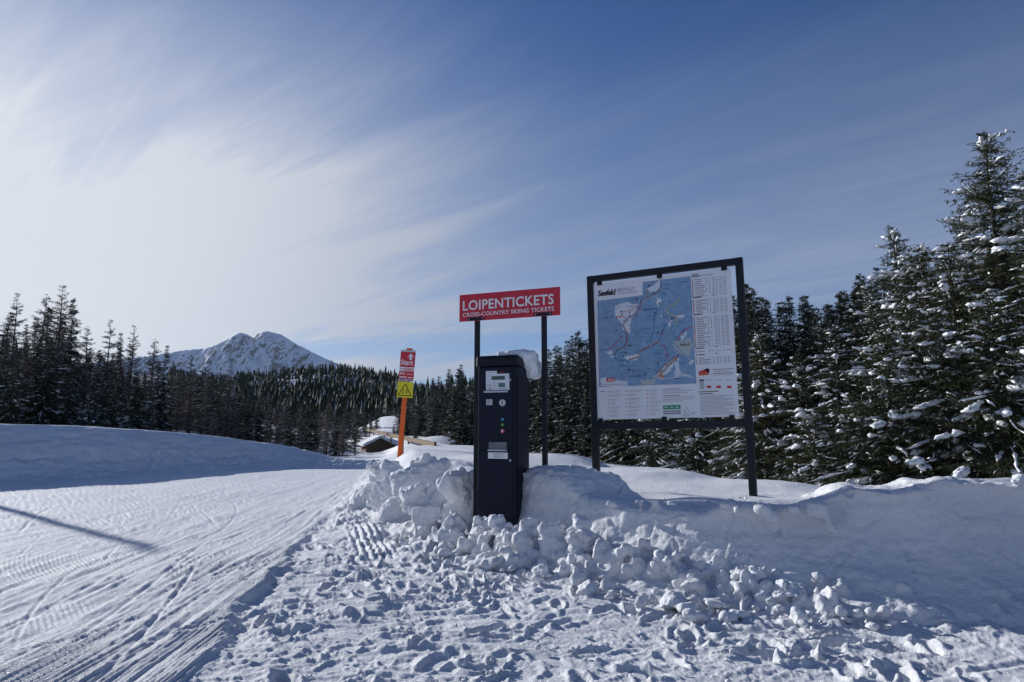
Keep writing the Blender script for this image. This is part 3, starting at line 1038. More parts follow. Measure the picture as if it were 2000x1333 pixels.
class Print:
    """flat print on the front (-y side) of a sheet: polygons by ink"""

    def __init__(self, root, y0):
        self.root, self.y0, self.v, self.f, self.m, self.mats = root, y0, [], [], [], []

    def ink(self, m):
        if m not in self.mats:
            self.mats.append(m)
        return self.mats.index(m)

    def tris(self, v2, f, m, layer=1):
        b = len(self.v)
        for x, z in v2:
            self.v.append((x, self.y0 - 0.0007 * layer, z))
        i = self.ink(m)
        for t in f:
            self.f.append((b + int(t[0]), b + int(t[1]), b + int(t[2])))
            self.m.append(i)

    def poly(self, pts, m, layer=1):
        from mathutils.geometry import tessellate_polygon
        t = tessellate_polygon([[Vector((p[0], p[1], 0)) for p in pts]])
        self.tris(pts, t, m, layer)

    def rect(self, x0, z0, x1, z1, m, layer=1):
        self.tris([(x0, z0), (x1, z0), (x1, z1), (x0, z1)], [(0, 1, 2), (0, 2, 3)], m, layer)

    def line(self, pts, w, m, layer=2):
        pts = [Vector(p) for p in pts]
        vs = []
        for i, p in enumerate(pts):
            a, b = pts[max(i - 1, 0)], pts[min(i + 1, len(pts) - 1)]
            d = (b - a).normalized()
            n = Vector((-d.y, d.x)) * w / 2
            vs += [p + n, p - n]
        f = []
        for i in range(len(pts) - 1):
            f += [(2 * i, 2 * i + 1, 2 * i + 3), (2 * i, 2 * i + 3, 2 * i + 2)]
        self.tris([(q.x, q.y) for q in vs], f, m, layer)

    def dot(self, x, z, r, m, layer=3, n=10):
        self.poly([(x + r * math.cos(2 * math.pi * i / n), z + r * math.sin(2 * math.pi * i / n)) for i in range(n)], m, layer)

    def text(self, s, x0, z0, w, h, m, layer=2, bold=0.012, shear=0.0, spacing=1.0):
        v, f = text_geo(s, bold, spacing)
        lo, hi = v.min(0), v.max(0)
        q = (v - lo) / (hi - lo) * (w, h)
        q[:, 0] += shear * q[:, 1]
        self.tris(q + (x0, z0), f, m, layer)

    def done(self, name, parent):
        f = np.array(self.f)
        v = np.array(self.v)
        a, b, c = v[f[:, 0]], v[f[:, 1]], v[f[:, 2]]
        ny = np.cross(b - a, c - a)[:, 1]
        f[ny > 0] = f[ny > 0][:, ::-1]
        o = link(name, np_mesh(name, v, f, self.mats, False, self.m), parent)
        if name in ('print', 'map_print'):
            o['kind'] = 'stuff'                            # print too small to pick apart
        return o


def sheet(name, corners, y0, y1, m, parent):
    """a thin sheet with the given x,z outline between two depths"""
    bm = bmesh.new()
    a = [bm.verts.new((x, y0, z)) for x, z in corners]
    b = [bm.verts.new((x, y1, z)) for x, z in corners]
    bm.faces.new(a)
    bm.faces.new(b[::-1])
    n = len(a)
    for i in range(n):
        bm.faces.new((a[i], b[i], b[(i + 1) % n], a[(i + 1) % n]))
    return bm_obj(name, bm, m, parent)


# --- red ticket sign on two posts
def ticket_sign():
    A, B = P(897, 577, 8.2), P(1093, 560, 7.7)
    rz = math.atan2(B.y - A.y, B.x - A.x)
    r = empty('ticket_sign', (A.x, A.y, 0.3), rz)
    tag(r, 'red cross-country ticket sign with white lettering on two dark posts', 'sign')
    lx = lambda px, py, y0=0: local_xz(r, px, py, y0)
    x0, zt = lx(897.5, 577)
    x1, _ = lx(1093.5, 560)
    _, zb = lx(898, 629)
    bm = bmesh.new()
    add_box(bm, (x0, 0, zb), (x1, 0.012, zt), 0.002)
    bm_obj('sign_panel', bm, M_RED, r)
    p = Print(r, 0)
    pw = x1 - x0
    p.text('LOIPENTICKETS', x0 + .037 * pw, zb + .40 * (zt - zb), .905 * pw, .37 * (zt - zb), M_WHITE, 1, .018, 0, 1.05)
    p.text('CROSS-COUNTRY SKIING TICKETS', x0 + .037 * pw, zb + .165 * (zt - zb), .905 * pw, .15 * (zt - zb), M_WHITE, 1, .012, 0, 1.05)
    p.done('lettering', r)
    for px, bot in ((929.5, 0.1), (1060.5, 0.1)):
        x, _ = lx(px, 640)
        o = box('post', (x - .027, .014, -.3), (x + .027, .068, zb + .10), M_FRAME, r, .003)
        bx = box('bracket', (x - .11, -.004, zb + .004), (x + .11, -.0005, zb + .042), M_FRAME, r)
        for s in (-1, 1):
            cyl('bolt', (x + s * .09, -.009, zb + .023), (x + s * .09, -.003, zb + .023), .007, .007, M_STEEL, bx, 8)


ticket_sign()


def ticket_machine():
    rz = math.radians(-23)
    c = P(934, 702, 7.73)                                  # front left edge
    r = empty('ticket_machine', (c.x, c.y, 0.0), rz)
    tag(r, 'dark navy ticket machine with small display, coin slot and buttons, dug out of the snow', 'ticket machine')
    W, D, TOP = .465, .40, 2.02
    bm = bmesh.new()
    add_box(bm, (0, 0, 0.0), (W, D, TOP), .012)
    bm_obj('body', bm, M_BODY, r)
    # door leaf a little proud, leaving a shadow gap
    for z0, z1 in ((.12, 1.088), (1.092, TOP - .012)):
        box('front_door', (.012, -.008, z0), (W - .035, -.0005, z1), M_BODY, r, .003)
    for z0 in (.98, 1.86):
        lk = cyl('lock', (W - .065, -.013, z0), (W - .065, -.0082, z0), .012, .012, M_STEEL, r, 14)
        box('keyhole', (W - .0665, -.0142, z0 - .006), (W - .0635, -.0128, z0 + .006), M_BLACK, lk)
    # hood: higher in front, falling to the back
    bm = bmesh.new()
    sec = [(-.030, TOP + .004), (-.030, TOP + .085), (-.018, TOP + .118), (.03, TOP + .126), (.17, TOP + .105), (.31, TOP + .045), (.40, TOP + .012), (.405, TOP + .004)]
    ring = []
    for x in (-.012, 0.0, W, W + .012):
        k = 0.012 if x in (-.012, W + .012) else 0
        ring.append([bm.verts.new((x, y + (k if y < .2 else -k), z - (k if z > TOP + .02 else 0))) for y, z in sec])
    n = len(sec)
    for a, b in zip(ring[:-1], ring[1:]):
        for i in range(n):
            bm.faces.new((a[i], a[(i + 1) % n], b[(i + 1) % n], b[i]))
    bm.faces.new(ring[0])
    bm.faces.new(ring[-1][::-1])
    bm_obj('hood', bm, M_CAPM, r)
    Z3 = lambda x, y: (930 + x / 6.058, 690 + y / 6.058)
    yf = -.008
    L = lambda x, y, d=0: local_xz(r, *Z3(x, y), yf - d)
    # information plate
    pts = [L(116, 214), L(246, 212), L(248, 247), L(390, 241), L(394, 437), L(118, 444)]
    pl = sheet('info_plate', pts, yf - .003, yf - .0003, M_PANEL, r)
    p = Print(r, yf - .003)
    xs = [q[0] for q in pts]
    for yy in (232, 262, 280, 318, 335, 370, 388, 405, 425):
        a, b = L(128, yy, .003), L(172 if yy > 250 else 236, yy - 2, .003)
        p.line([a, b], .0045, M_GREY, 1)
    for yy in (262, 280, 300, 318):
        p.line([L(352, yy - 4, .003), L(380, yy - 5, .003)], .004, M_GREY, 1)
    for yy in (345, 365, 385, 405):
        p.line([L(190, yy, .003), L(250, yy - 2, .003)], .004, M_GREY, 1)
    p.line([L(160, 385, .003), L(178, 384, .003)], .008, M_PRED, 1)
    p.line([L(160, 405, .003), L(178, 404, .003)], .008, M_PRED, 1)
    p.line([L(150, 432, .003), L(200, 430, .003)], .006, M_GREY, 1)
    p.line([L(280, 425, .003), L(370, 420, .003)], .005, M_GREY, 1)
    p.done('print', pl)
    for nm, a, b, m in (('display', (183, 320), (342, 270), M_LCD), ('display', (266, 405), (345, 352), M_LCD2)):
        p0, p1 = L(*a), L(*b)
        box(nm, (p0[0], yf - .007, p0[1]), (p1[0], yf - .0025, p1[1]), m, r, .001)
    p0, p1 = L(104, 470), L(380, 446)
    box('shelf', (p0[0], yf - .035, p0[1]), (p1[0], yf - .0005, p1[1]), M_STEEL, r, .002)
    p0, p1 = L(122, 616), L(194, 546)
    rd = box('card_reader', (p0[0], yf - .012, p0[1]), (p1[0], yf - .0005, p1[1]), M_STEEL, r, .003)
    for i in range(4):
        z = p0[1] + (p1[1] - p0[1]) * (.2 + .2 * i)
        box('groove', (p0[0] + .012, yf - .0135, z - .003), (p1[0] - .012, yf - .0115, z + .003), M_GREY, rd)
    box('key_plate', (p1[0] + .002, yf - .006, p0[1] + .003), (p1[0] + .028, yf - .0005, p1[1] - .003), M_CAPM, r, .002)
    q = L(314, 588)
    cs = cyl('coin_slot', (q[0], yf - .014, q[1]), (q[0], yf - .0005, q[1]), .036, .038, M_STEEL, r, 28)
    box('slot', (q[0] - .0045, yf - .0155, q[1] - .024), (q[0] + .0045, yf - .0135, q[1] + .024), M_BLACK, cs)
    for y, m, rad in ((785, M_TEALB, .017), (848, M_GREENB, .017), (922, M_REDB, .025)):
        q = L(314, y)
        b = cyl('button', (q[0], yf - .012, q[1]), (q[0], yf - .0005, q[1]), rad * .85, rad, m, r, 20)
        pp = Print(r, yf - .012)
        s = rad * .45
        if m is M_GREENB:
            pp.line([(q[0] - s, q[1]), (q[0] - s * .3, q[1] - s * .7), (q[0] + s, q[1] + s)], .005, M_PYEL, 1)
            pp.done('symbol', b)
        elif m is M_REDB:
            pp.line([(q[0] - s, q[1] - s), (q[0] + s, q[1] + s)], .007, M_WHITE, 1)
            pp.line([(q[0] - s, q[1] + s), (q[0] + s, q[1] - s)], .007, M_WHITE, 2)
            pp.done('symbol', b)
    # ticket tray: recessed look from a frame standing proud round a flap
    p0, p1 = L(148, 1138), L(368, 1054)
    box('tray_flap', (p0[0], yf - .006, p0[1]), (p1[0], yf - .0005, p1[1]), M_TRAY, r, .001)
    box('tray_lip', (p0[0], yf - .030, p0[1] - .018), (p1[0], yf - .0005, p0[1] - .003), M_STEEL, r, .002)
    for x in (p0[0] - .006, p1[0]):
        box('tray_side', (x, yf - .012, p0[1]), (x + .006, yf - .0005, p1[1] + .004), M_CAPM, r)
    box('tray_rim', (p0[0] - .006, yf - .014, p1[1] + .0045), (p1[0] + .006, yf - .0005, p1[1] + .012), M_CAPM, r)
    p0, p1 = L(142, 1248), L(374, 1178)
    st = box('sticker', (p0[0], yf - .0025, p0[1]), (p1[0], yf - .0004, p1[1]), M_WHITE, r)
    pp = Print(r, yf - .0025)
    w, h = p1[0] - p0[0], p1[1] - p0[1]
    for k in range(4):
        pp.rect(p0[0] + .30 * w, p0[1] + (.2 + .18 * k) * h, p0[0] + (.85 if k % 2 else .7) * w, p0[1] + (.27 + .18 * k) * h, M_GREY, 1)
    pp.done('print', st)
    pp = Print(r, yf)
    q0, q1 = L(285, 236), L(345, 212)
    pp.rect(q0[0], q0[1] + .006, q0[0] + .032, q1[1] - .006, M_PRED, 1)
    pp.done('maker_badge', r)
    box('hinge', (W + .0005, .03, .5), (W + .008, .05, 1.9), M_CAPM, r)
    # snow slab sliding off the hood: rests on the machine
    g = np.random.default_rng(40)
    Mw = Matrix.Translation(r.location) @ r.rotation_euler.to_matrix().to_4x4()
    vs, fs, base = [], [], 0

    def add(cx, cy, cz, sx, sy, sz, bx=.5, amp=.10):
        nonlocal base
        v, f = lump(g, (sx, sy, sz), 4, amp, bx, .9)
        vs.append(v + (cx, cy, cz))
        fs.append(f + base)
        base += len(v)
    add(.33, .30, TOP + .125, .20, .15, .075, .4, .25)
    add(.18, .30, TOP + .10, .11, .12, .05, .2, .3)
    add(.46, .35, TOP + .09, .12, .14, .115, .45, .25)
    add(.52, .41, TOP - .02, .075, .11, .11, .4, .3)
    add(.40, .28, TOP + .175, .10, .09, .035, .1, .4)
    v, n, f = voxel(np_mesh('t', np.vstack(vs), np.vstack(fs), M_CAPSNOW), .008, 5)
    v = v + n * (0.020 * fbm3(v * 7, 3, 6) + .012 * (np.abs(fbm3(v * 16, 3, 8)) - .2) + .004 * fbm3(v * 45, 2, 7))[:, None]
    o = link('snow_slab', np_mesh('snow_slab', v, f, M_CAPSNOW))
    o.location, o.rotation_euler = r.location, r.rotation_euler
    tag(o, 'thick slab of snow overhanging the back of the ticket machine hood', 'snow slab')


ticket_machine()


# --- map board
def map_board():
    A, B = P(1145, 542, 8.95), P(1449, 500, 8.03)
    rz = math.atan2(B.y - A.y, B.x - A.x)
    r = empty('map_board', (A.x, A.y, 0.2), rz, math.radians(-0.9))
    tag(r, 'large trail map board with printed map in a dark metal frame on two posts', 'map board')
    Lp = lambda px, py, y0=0: local_xz(r, px, py, y0)
    x0, zt = Lp(1145.5, 542)
    x1, zt2 = Lp(1449, 500)
    zt = (zt + zt2) / 2
    zb = (Lp(1152, 842)[1] + Lp(1459, 832)[1]) / 2
    pw = .085
    for xa in (x0, x1 - pw):
        box('post', (xa, 0, -.35), (xa + pw, .08, zt), M_FRAME, r, .004)
    box('top_rail', (x0 + pw + .0005, .002, zt - .082), (x1 - pw - .0005, .078, zt - .002), M_FRAME, r, .003)
    box('bottom_rail', (x0 + pw + .0005, .002, zb), (x1 - pw - .0005, .078, zb + .088), M_FRAME, r, .003)
    # snow lying in a line along the lower rail is too thin to matter; a small lump sits on the top rail
    Zo = lambda zx, zy: (1130 + zx * .27, 490 + zy * .27)
    yp = .018
    L = lambda zx, zy: local_xz(r, *Zo(zx, zy), yp)
    cs = [L(108, 240), L(1100, 121), L(1160, 1195), L(130, 1228)]
    xa, xb = (cs[0][0] + cs[3][0]) / 2, (cs[1][0] + cs[2][0]) / 2
    za, zc_ = (cs[2][1] + cs[3][1]) / 2, (cs[0][1] + cs[1][1]) / 2
    xa, xb = max(xa, x0 + pw + .004), min(xb, x1 - pw - .02)
    zc_, za = min(zc_, zt - .082 - .022), max(za, zb + .088 + .02)
    pan = box('map_panel', (xa, yp, za), (xb, yp + .004, zc_), M_PANEL, r)
    for zx in (150, 585, 1055):
        x = L(zx, 170)[0]
        b = box('bracket', (x - .035, yp - .006, zc_ - .030), (x + .035, yp - .0008, zt - .0825), M_FRAME, r, .001)
        cyl('bolt', (x, yp - .0025, zc_ - .045), (x, yp - .0002, zc_ - .045), .008, .008, M_STEEL, r, 8)
    for zx in (160, 620, 1110):
        x = L(zx, 1210)[0]
        box('bracket', (x - .03, yp - .006, zb + .0885), (x + .03, yp - .0008, za + .02), M_FRAME, r, .001)
    p = Print(r, yp)
    W, H = xb - xa, zc_ - za
    # picture corners of the panel to the panel's own fractions
    src = [(108, 240), (1100, 121), (1160, 1195), (130, 1228)]
    dst = [(xa, zc_), (xb, zc_), (xb, za), (xa, za)]
    Am, bv = [], []
    for (u, v), (X, Y) in zip(src, dst):
        Am += [[u, v, 1, 0, 0, 0, -u * X, -v * X], [0, 0, 0, u, v, 1, -u * Y, -v * Y]]
        bv += [X, Y]
    hh = np.append(np.linalg.solve(np.array(Am, float), np.array(bv, float)), 1).reshape(3, 3)

    def Q(u, v):
        q = hh @ (u, v, 1.0)
        return q[0] / q[2], q[1] / q[2]

    def U(u, v):
        return xa + u * W, zc_ - v * H
    # map sheet
    p.poly([Q(136, 365), Q(466, 322), Q(466, 228), Q(812, 185), Q(850, 958), Q(143, 988)], M_MAPB, 1)
    for e in ([Q(136, 365), Q(466, 322), Q(466, 228), Q(812, 185), Q(850, 958), Q(143, 988), Q(136, 365)],):
        p.line(e, .004, M_GREY, 2)
    for k in range(1, 9):                                   # faint grid
        t = k / 9
        p.line([Q(136 + 676 * t, 365 - 137 * max(0, (t - .5) * 2) - 40 * min(1, t * 2) if t > .5 else 365 - 86 * t), Q(143 + 707 * t, 988 - 30 * t)], .0022, M_PCYAN, 2)
        p.line([Q(136 + 7 * t, 365 + 623 * t), Q(822 + 28 * t, 330 + 628 * t)], .0022, M_PCYAN, 2)
    g = np.random.default_rng(77)

    def blotch(pts, m, layer=3, jag=6):
        o = []
        n = len(pts)
        for i in range(n):
            a, b = np.array(pts[i], float), np.array(pts[(i + 1) % n], float)
            for t in (0, .33, .66):
                o.append(Q(*(a + (b - a) * t + g.normal(0, jag, 2))))
        p.poly(o, m, layer)
    for b in ([(262, 405), (330, 372), (440, 382), (405, 470), (372, 545), (348, 500), (292, 500), (265, 480)],
              [(300, 500), (345, 510), (380, 560), (365, 600), (320, 575)], [(500, 275), (560, 230), (610, 212), (595, 262), (552, 300), (520, 312)],
              [(560, 330), (600, 350), (590, 420), (570, 400)], [(540, 905), (640, 820), (716, 758), (722, 790), (645, 880), (590, 932)],
              [(690, 890), (700, 780), (716, 790), (738, 880), (800, 900), (832, 915), (700, 922)], [(195, 735), (225, 725), (262, 765), (230, 780)],
              [(320, 770), (400, 745), (442, 738), (432, 778), (360, 800)], [(640, 525), (672, 492), (682, 505), (660, 550)],
              [(596, 470), (608, 465), (610, 500), (600, 505)], [(150, 920), (190, 915), (195, 945), (350, 948), (350, 975), (152, 985)],
              [(700, 470), (770, 460), (765, 485), (710, 495)], [(740, 600), (785, 590), (760, 640), (735, 660)], [(790, 780), (830, 790), (825, 830), (800, 820)]):
        blotch(b, M_PALE)
    for b in ([(680, 650), (760, 640), (820, 622), (824, 720), (790, 760), (735, 745), (690, 705)], [(440, 940), (500, 925), (560, 925), (552, 965), (450, 972)]):
        blotch(b, M_TOWN, 4)

    def route(pts, m, w=.009, layer=5, sm=True):
        pts = [np.array(q, float) for q in pts]
        o = []
        for i in range(len(pts) - 1):
            a, b = pts[i], pts[i + 1]
            n = 3 if sm else 1
            for k in range(n):
                o.append(Q(*(a + (b - a) * k / n + (g.normal(0, 2.2, 2) if k else 0))))
        o.append(Q(*pts[-1]))
        p.line(o, w, m, layer)
    main = [(590, 190), (600, 260), (560, 310), (500, 332), (460, 345), (440, 420), (410, 460), (350, 490), (318, 540), (345, 600), (350, 640), (330, 690), (280, 720), (255, 760), (275, 790), (340, 795), (360, 810)]
    route(main, M_PBLUE, .008)
    route([(a + 5, b + 3) for a, b in main[1:13]], M_PORA, .006, 6)
    route([(360, 790), (430, 770), (450, 730), (500, 700), (540, 680), (580, 660), (600, 600), (630, 540), (680, 490), (710, 485)], M_PBLUE, .008)
    route([(362, 786), (432, 764), (452, 724), (502, 694), (542, 676), (580, 656)], M_PORA, .009, 6)
    route([(590, 370), (570, 430), (550, 490), (545, 580), (520, 650), (490, 668)], M_PBLUE, .007)
    route([(740, 335), (710, 380), (650, 410), (630, 435), (690, 470), (710, 500), (712, 535)], M_PYEL, .010)
    route([(710, 650), (760, 575), (820, 545)], M_PRED, .009)
    route([(580, 682), (620, 690), (638, 740), (634, 775), (660, 745)], M_PVIO, .007)
    for dx, m in ((-18, M_BLACK), (-9, M_PORA), (0, M_PALE), (9, M_PRED), (18, M_BLACK), (27, M_GREY)):
        route([(560 + dx * .4, 915), (598 + dx, 870), (640 + dx, 820), (690 + dx * .8, 782), (722, 757)], m, .005, 6)
    route([(200, 722), (250, 690), (300, 640), (312, 618)], M_PRED, .007)
    route([(355, 840), (370, 862), (440, 868), (490, 900)], M_PBLUE, .005)
    route([(140, 480), (205, 490), (250, 470)], M_PBLUE, .004)
    route([(590, 932), (700, 915), (800, 905), (840, 920)], M_PALE, .008)
    route([(700, 640), (715, 690), (760, 740), (800, 800)], M_PCYAN, .007)
    route([(480, 300), (500, 330), (560, 300), (600, 260)], M_PGREEN, .006, 6)
    route([(255, 745), (262, 730), (300, 708)], M_PGREEN, .008, 6)
    route([(300, 450), (340, 440), (380, 430), (430, 400)], M_PRED, .006, 6)
    route([(280, 480), (310, 470), (340, 480)], M_PRED, .006, 6)
    for (zx, zy) in ((205, 482), (272, 577), (310, 622), (235, 757), (325, 765), (340, 738), (362, 686), (376, 686), (356, 800), (546, 682), (470, 705), (620, 688),
                     (608, 596), (578, 590), (548, 495), (552, 450), (590, 385), (706, 484), (676, 488), (764, 573), (512, 255), (540, 248), (505, 292), (490, 310), (426, 345), (400, 352), (425, 360),
                     (370, 445), (370, 470), (310, 440), (315, 462), (275, 480), (305, 480), (345, 590), (345, 640), (635, 745), (800, 797), (480, 898), (360, 865), (720, 760), (700, 770), (640, 830), (600, 870)):
        p.dot(*Q(zx, zy), .0105, [M_PRED, M_PBLUE, M_BLACK][g.integers(0, 3)], 7)
    for zx, zy in ((513, 365), (710, 622), (695, 885), (465, 900)):
        p.dot(*Q(zx, zy), .011, M_PCYAN, 7)
    blotch([(575, 905), (610, 893), (628, 905), (600, 918)], M_PORA, 7, 3)
    for zx, zy, l in ((185, 445, 60), (610, 245, 50), (610, 275, 48), (600, 315, 40), (600, 372, 36), (500, 470, 40), (440, 568, 80), (400, 720, 80), (545, 745, 60), (715, 520, 50), (310, 893, 50),
                      (715, 460, 46), (720, 812, 60), (690, 925, 50), (745, 225, 50), (150, 720, 55), (395, 468, 40), (350, 405, 60)):
        p.line([Q(zx, zy), Q(zx + l, zy - l * .06)], .006, M_PBLUE, 5)

    # fine network: streams, tracks, contour traces
    for i in range(120):
        u0, v0 = g.uniform(150, 820), g.uniform(380, 940)
        if u0 > 480 and g.random() < .3:
            v0 = g.uniform(230, 400)
        a_ = g.uniform(0, 6.28)
        pts_ = [(u0, v0)]
        for k in range(g.integers(3, 7)):
            a_ += g.normal(0, .5)
            u0, v0 = u0 + 16 * math.cos(a_), v0 + 16 * math.sin(a_)
            if not (150 < u0 < 805 and (365 if u0 < 480 else 235) < v0 < 940):
                break
            pts_.append((u0, v0))
        if len(pts_) > 1:
            p.line([Q(*q) for q in pts_], .0032, [M_PALE, M_PBLUE, M_PCYAN, M_PALE, M_TOWN, M_GREY][g.integers(0, 6)], 4)
    for i in range(46):                                     # tiny place names
        u0, v0 = g.uniform(160, 760), g.uniform(400, 930)
        l = g.uniform(14, 34)
        p.line([Q(u0, v0), Q(u0 + l, v0 - l * .06)], .005, M_PBLUE if i % 3 else M_GREY, 5)

    def ptext(s, zx, zy, zx2, zy2, hpx, m, **k):
        a, b = Q(zx, zy), Q(zx2, zy2)
        c = Q(zx, zy - hpx)
        p.text(s, a[0], a[1], b[0] - a[0], c[1] - a[1], m, k.pop('layer', 6), **k)
    ptext('LEUTASCH', 466, 436, 558, 425, 17, M_PBLUE)
    ptext('SEEFELD', 735, 690, 808, 685, 17, M_BLACK)
    ptext('MÖSERN', 392, 916, 462, 912, 16, M_PBLUE)
    ptext('Seefeld', 138, 333, 266, 318, 44, M_BLACK, layer=2, bold=.035, shear=.12, spacing=.92)
    ptext('SEEWALD', 281, 299, 405, 283, 26, M_GREY, layer=2, bold=.012, spacing=1.05)
    ptext('LOIPEN-AUSSCHNITT', 281, 318, 436, 297, 11, M_GREY, layer=2, bold=.01)
    # tourism badge
    a, b = Q(200, 950), Q(258, 920)
    p.rect(a[0], a[1], b[0], b[1], M_PRED, 5)
    p.text('Tirol', a[0] + .012, a[1] + .012, b[0] - a[0] - .024, b[1] - a[1] - .022, M_WHITE, 6, .03, .1)
    p.line([Q(170, 972), Q(340, 966)], .006, M_GREY, 5)
    # route list, right column
    cols = {'r': M_PRED, 'b': M_PBLUE, 'k': M_BLACK, 'o': M_PORA, 'g': M_GREY}
    for v0, v1, seq in ((.058, .175, 'brbkrbbkb'), (.205, .292, 'krrkrrkr'), (.325, .522, 'bbbbbrkbbroorbobk'), (.557, .557, 'r'), (.602, .640, 'rogg')):
        n = len(seq)
        p.rect(*U(.735, v0 - .020), *U(.795, v0 - .026), M_BLACK, 2)
        p.rect(*U(.865, v0 - .024), *U(.885, v0 - .029), M_GREY, 2)
        for i, ch in enumerate(seq):
            v = v0 + (v1 - v0) * (i / max(1, n - 1))
            p.dot(*U(.737, v), .0088, cols[ch], 2)
            L_ = g.uniform(.04, .085)
            p.rect(*U(.752, v + .0028), *U(.752 + L_, v - .0028), M_GREY, 2)
            for u in (.832, .852):
                if g.random() < .8:
                    p.dot(*U(u, v - .001), .006, M_BLACK, 2, 6)
            for u, l in ((.872, .018), (.895, .012), (.918, .020), (.945, .022)):
                p.rect(*U(u, v + .0022), *U(u + l, v - .0022), M_GREY, 2)
    p.rect(*U(.735, .025), *U(.78, .019), M_BLACK, 2)
    p.rect(*U(.735, .034), *U(.875, .030), M_GREY, 2)
    # flag badge, phone, store buttons (their square codes left out)
    p.poly([Q(868, 872), Q(930, 850), Q(945, 852), Q(947, 870), Q(938, 896), Q(870, 901)], M_PRED, 2)
    p.poly([Q(905, 858), Q(935, 847), Q(948, 862), Q(943, 880)], M_BLACK, 3)
    p.rect(*Q(878, 893), *Q(930, 882), M_PORA, 4)
    p.poly([Q(873, 930), Q(906, 928), Q(908, 998), Q(876, 1000)], M_TOWN, 2)
    p.poly([Q(873, 930), Q(906, 928), Q(906, 938), Q(873, 940)], M_BLACK, 3)
    for zx in (925, 995, 1072):
        p.poly([Q(zx, 974), Q(zx + 33, 972), Q(zx + 34, 990), Q(zx + 1, 992)], M_PRED, 2)
        p.line([Q(zx - 4, 935), Q(zx + 40, 931)], .006, M_GREY, 2)
    for i, (v, m, l) in enumerate(((858, M_BLACK, 150), (872, M_GREY, 120), (886, M_BLACK, 145), (897, M_GREY, 150))):
        p.line([Q(970, v), Q(970 + l, v - l * .06)], .006, m, 2)
    p.line([Q(872, 1020), Q(1010, 1013)], .009, M_BLACK, 2)
    p.line([Q(872, 1036), Q(970, 1031)], .009, M_BLACK, 2)
    for k in range(15):
        v = 1052 + k * 9.5
        l = g.uniform(150, 270) if k % 5 else 240
        p.line([Q(880, v), Q(880 + l, v - l * .04)], .0045, M_GREY, 2)
    # legend under the map
    p.line([Q(150, 1022), Q(188, 1020)], .008, M_BLACK, 2)
    for cx, cs_, tl in ((210, [M_PBLUE, M_PRED, M_PBLUE, M_GREY, M_GREY, M_GREY, M_GREY], 70), (342, [M_GREY] * 7, 90), (495, [M_PGREEN, M_PRED, M_PRED, M_PCYAN, M_PCYAN, M_GREY, M_GREY], 70)):
        for i, m in enumerate(cs_):
            v = 1022 + i * 29 - (cx - 210) * .04
            p.dot(*Q(cx, v), .0085 if i < 5 else .006, m, 2)
            l = tl * g.uniform(.6, 1.25)
            p.line([Q(cx + 14, v - 4), Q(cx + 14 + l, v - 4 - l * .04)], .005, M_GREY, 2)
            p.line([Q(cx + 14, v + 6), Q(cx + 14 + l * .8, v + 6 - l * .03)], .004, M_GREY, 2)
    for v, l, m in ((1002, 130, M_BLACK), (1016, 220, M_GREY), (1030, 180, M_GREY), (1050, 120, M_BLACK), (1063, 230, M_GREY), (1077, 225, M_GREY), (1090, 150, M_GREY)):
        p.line([Q(608, v), Q(608 + l, v - l * .04)], .0055, m, 2)
    p.poly([Q(608, 1120), Q(735, 1114), Q(736, 1144), Q(609, 1150)], M_PGREEN, 2)
    for k in range(3):
        p.line([Q(618 + k * 40, 1134 - k * 1.5), Q(642 + k * 40, 1133 - k * 1.5)], .011, M_PALE, 3)
    p.poly([Q(609, 1158), Q(736, 1152), Q(737, 1180), Q(610, 1186)], M_GREY, 2)
    p.line([Q(622, 1171), Q(725, 1166)], .010, M_PALE, 3)
    p.line([Q(757, 1195), Q(765, 1160), Q(783, 1132), Q(796, 1160), Q(800, 1192), Q(757, 1195)], .005, M_PGREEN, 2)
    p.line([Q(768, 1190), Q(778, 1155), Q(790, 1190)], .004, M_PCYAN, 2)
    p.line([Q(808, 1170), Q(850, 1167)], .008, M_PCYAN, 2)
    p.line([Q(808, 1182), Q(835, 1180)], .006, M_PCYAN, 2)
    p.done('map_print', pan)
    return r, x0, x1, zt


BOARD = map_board()


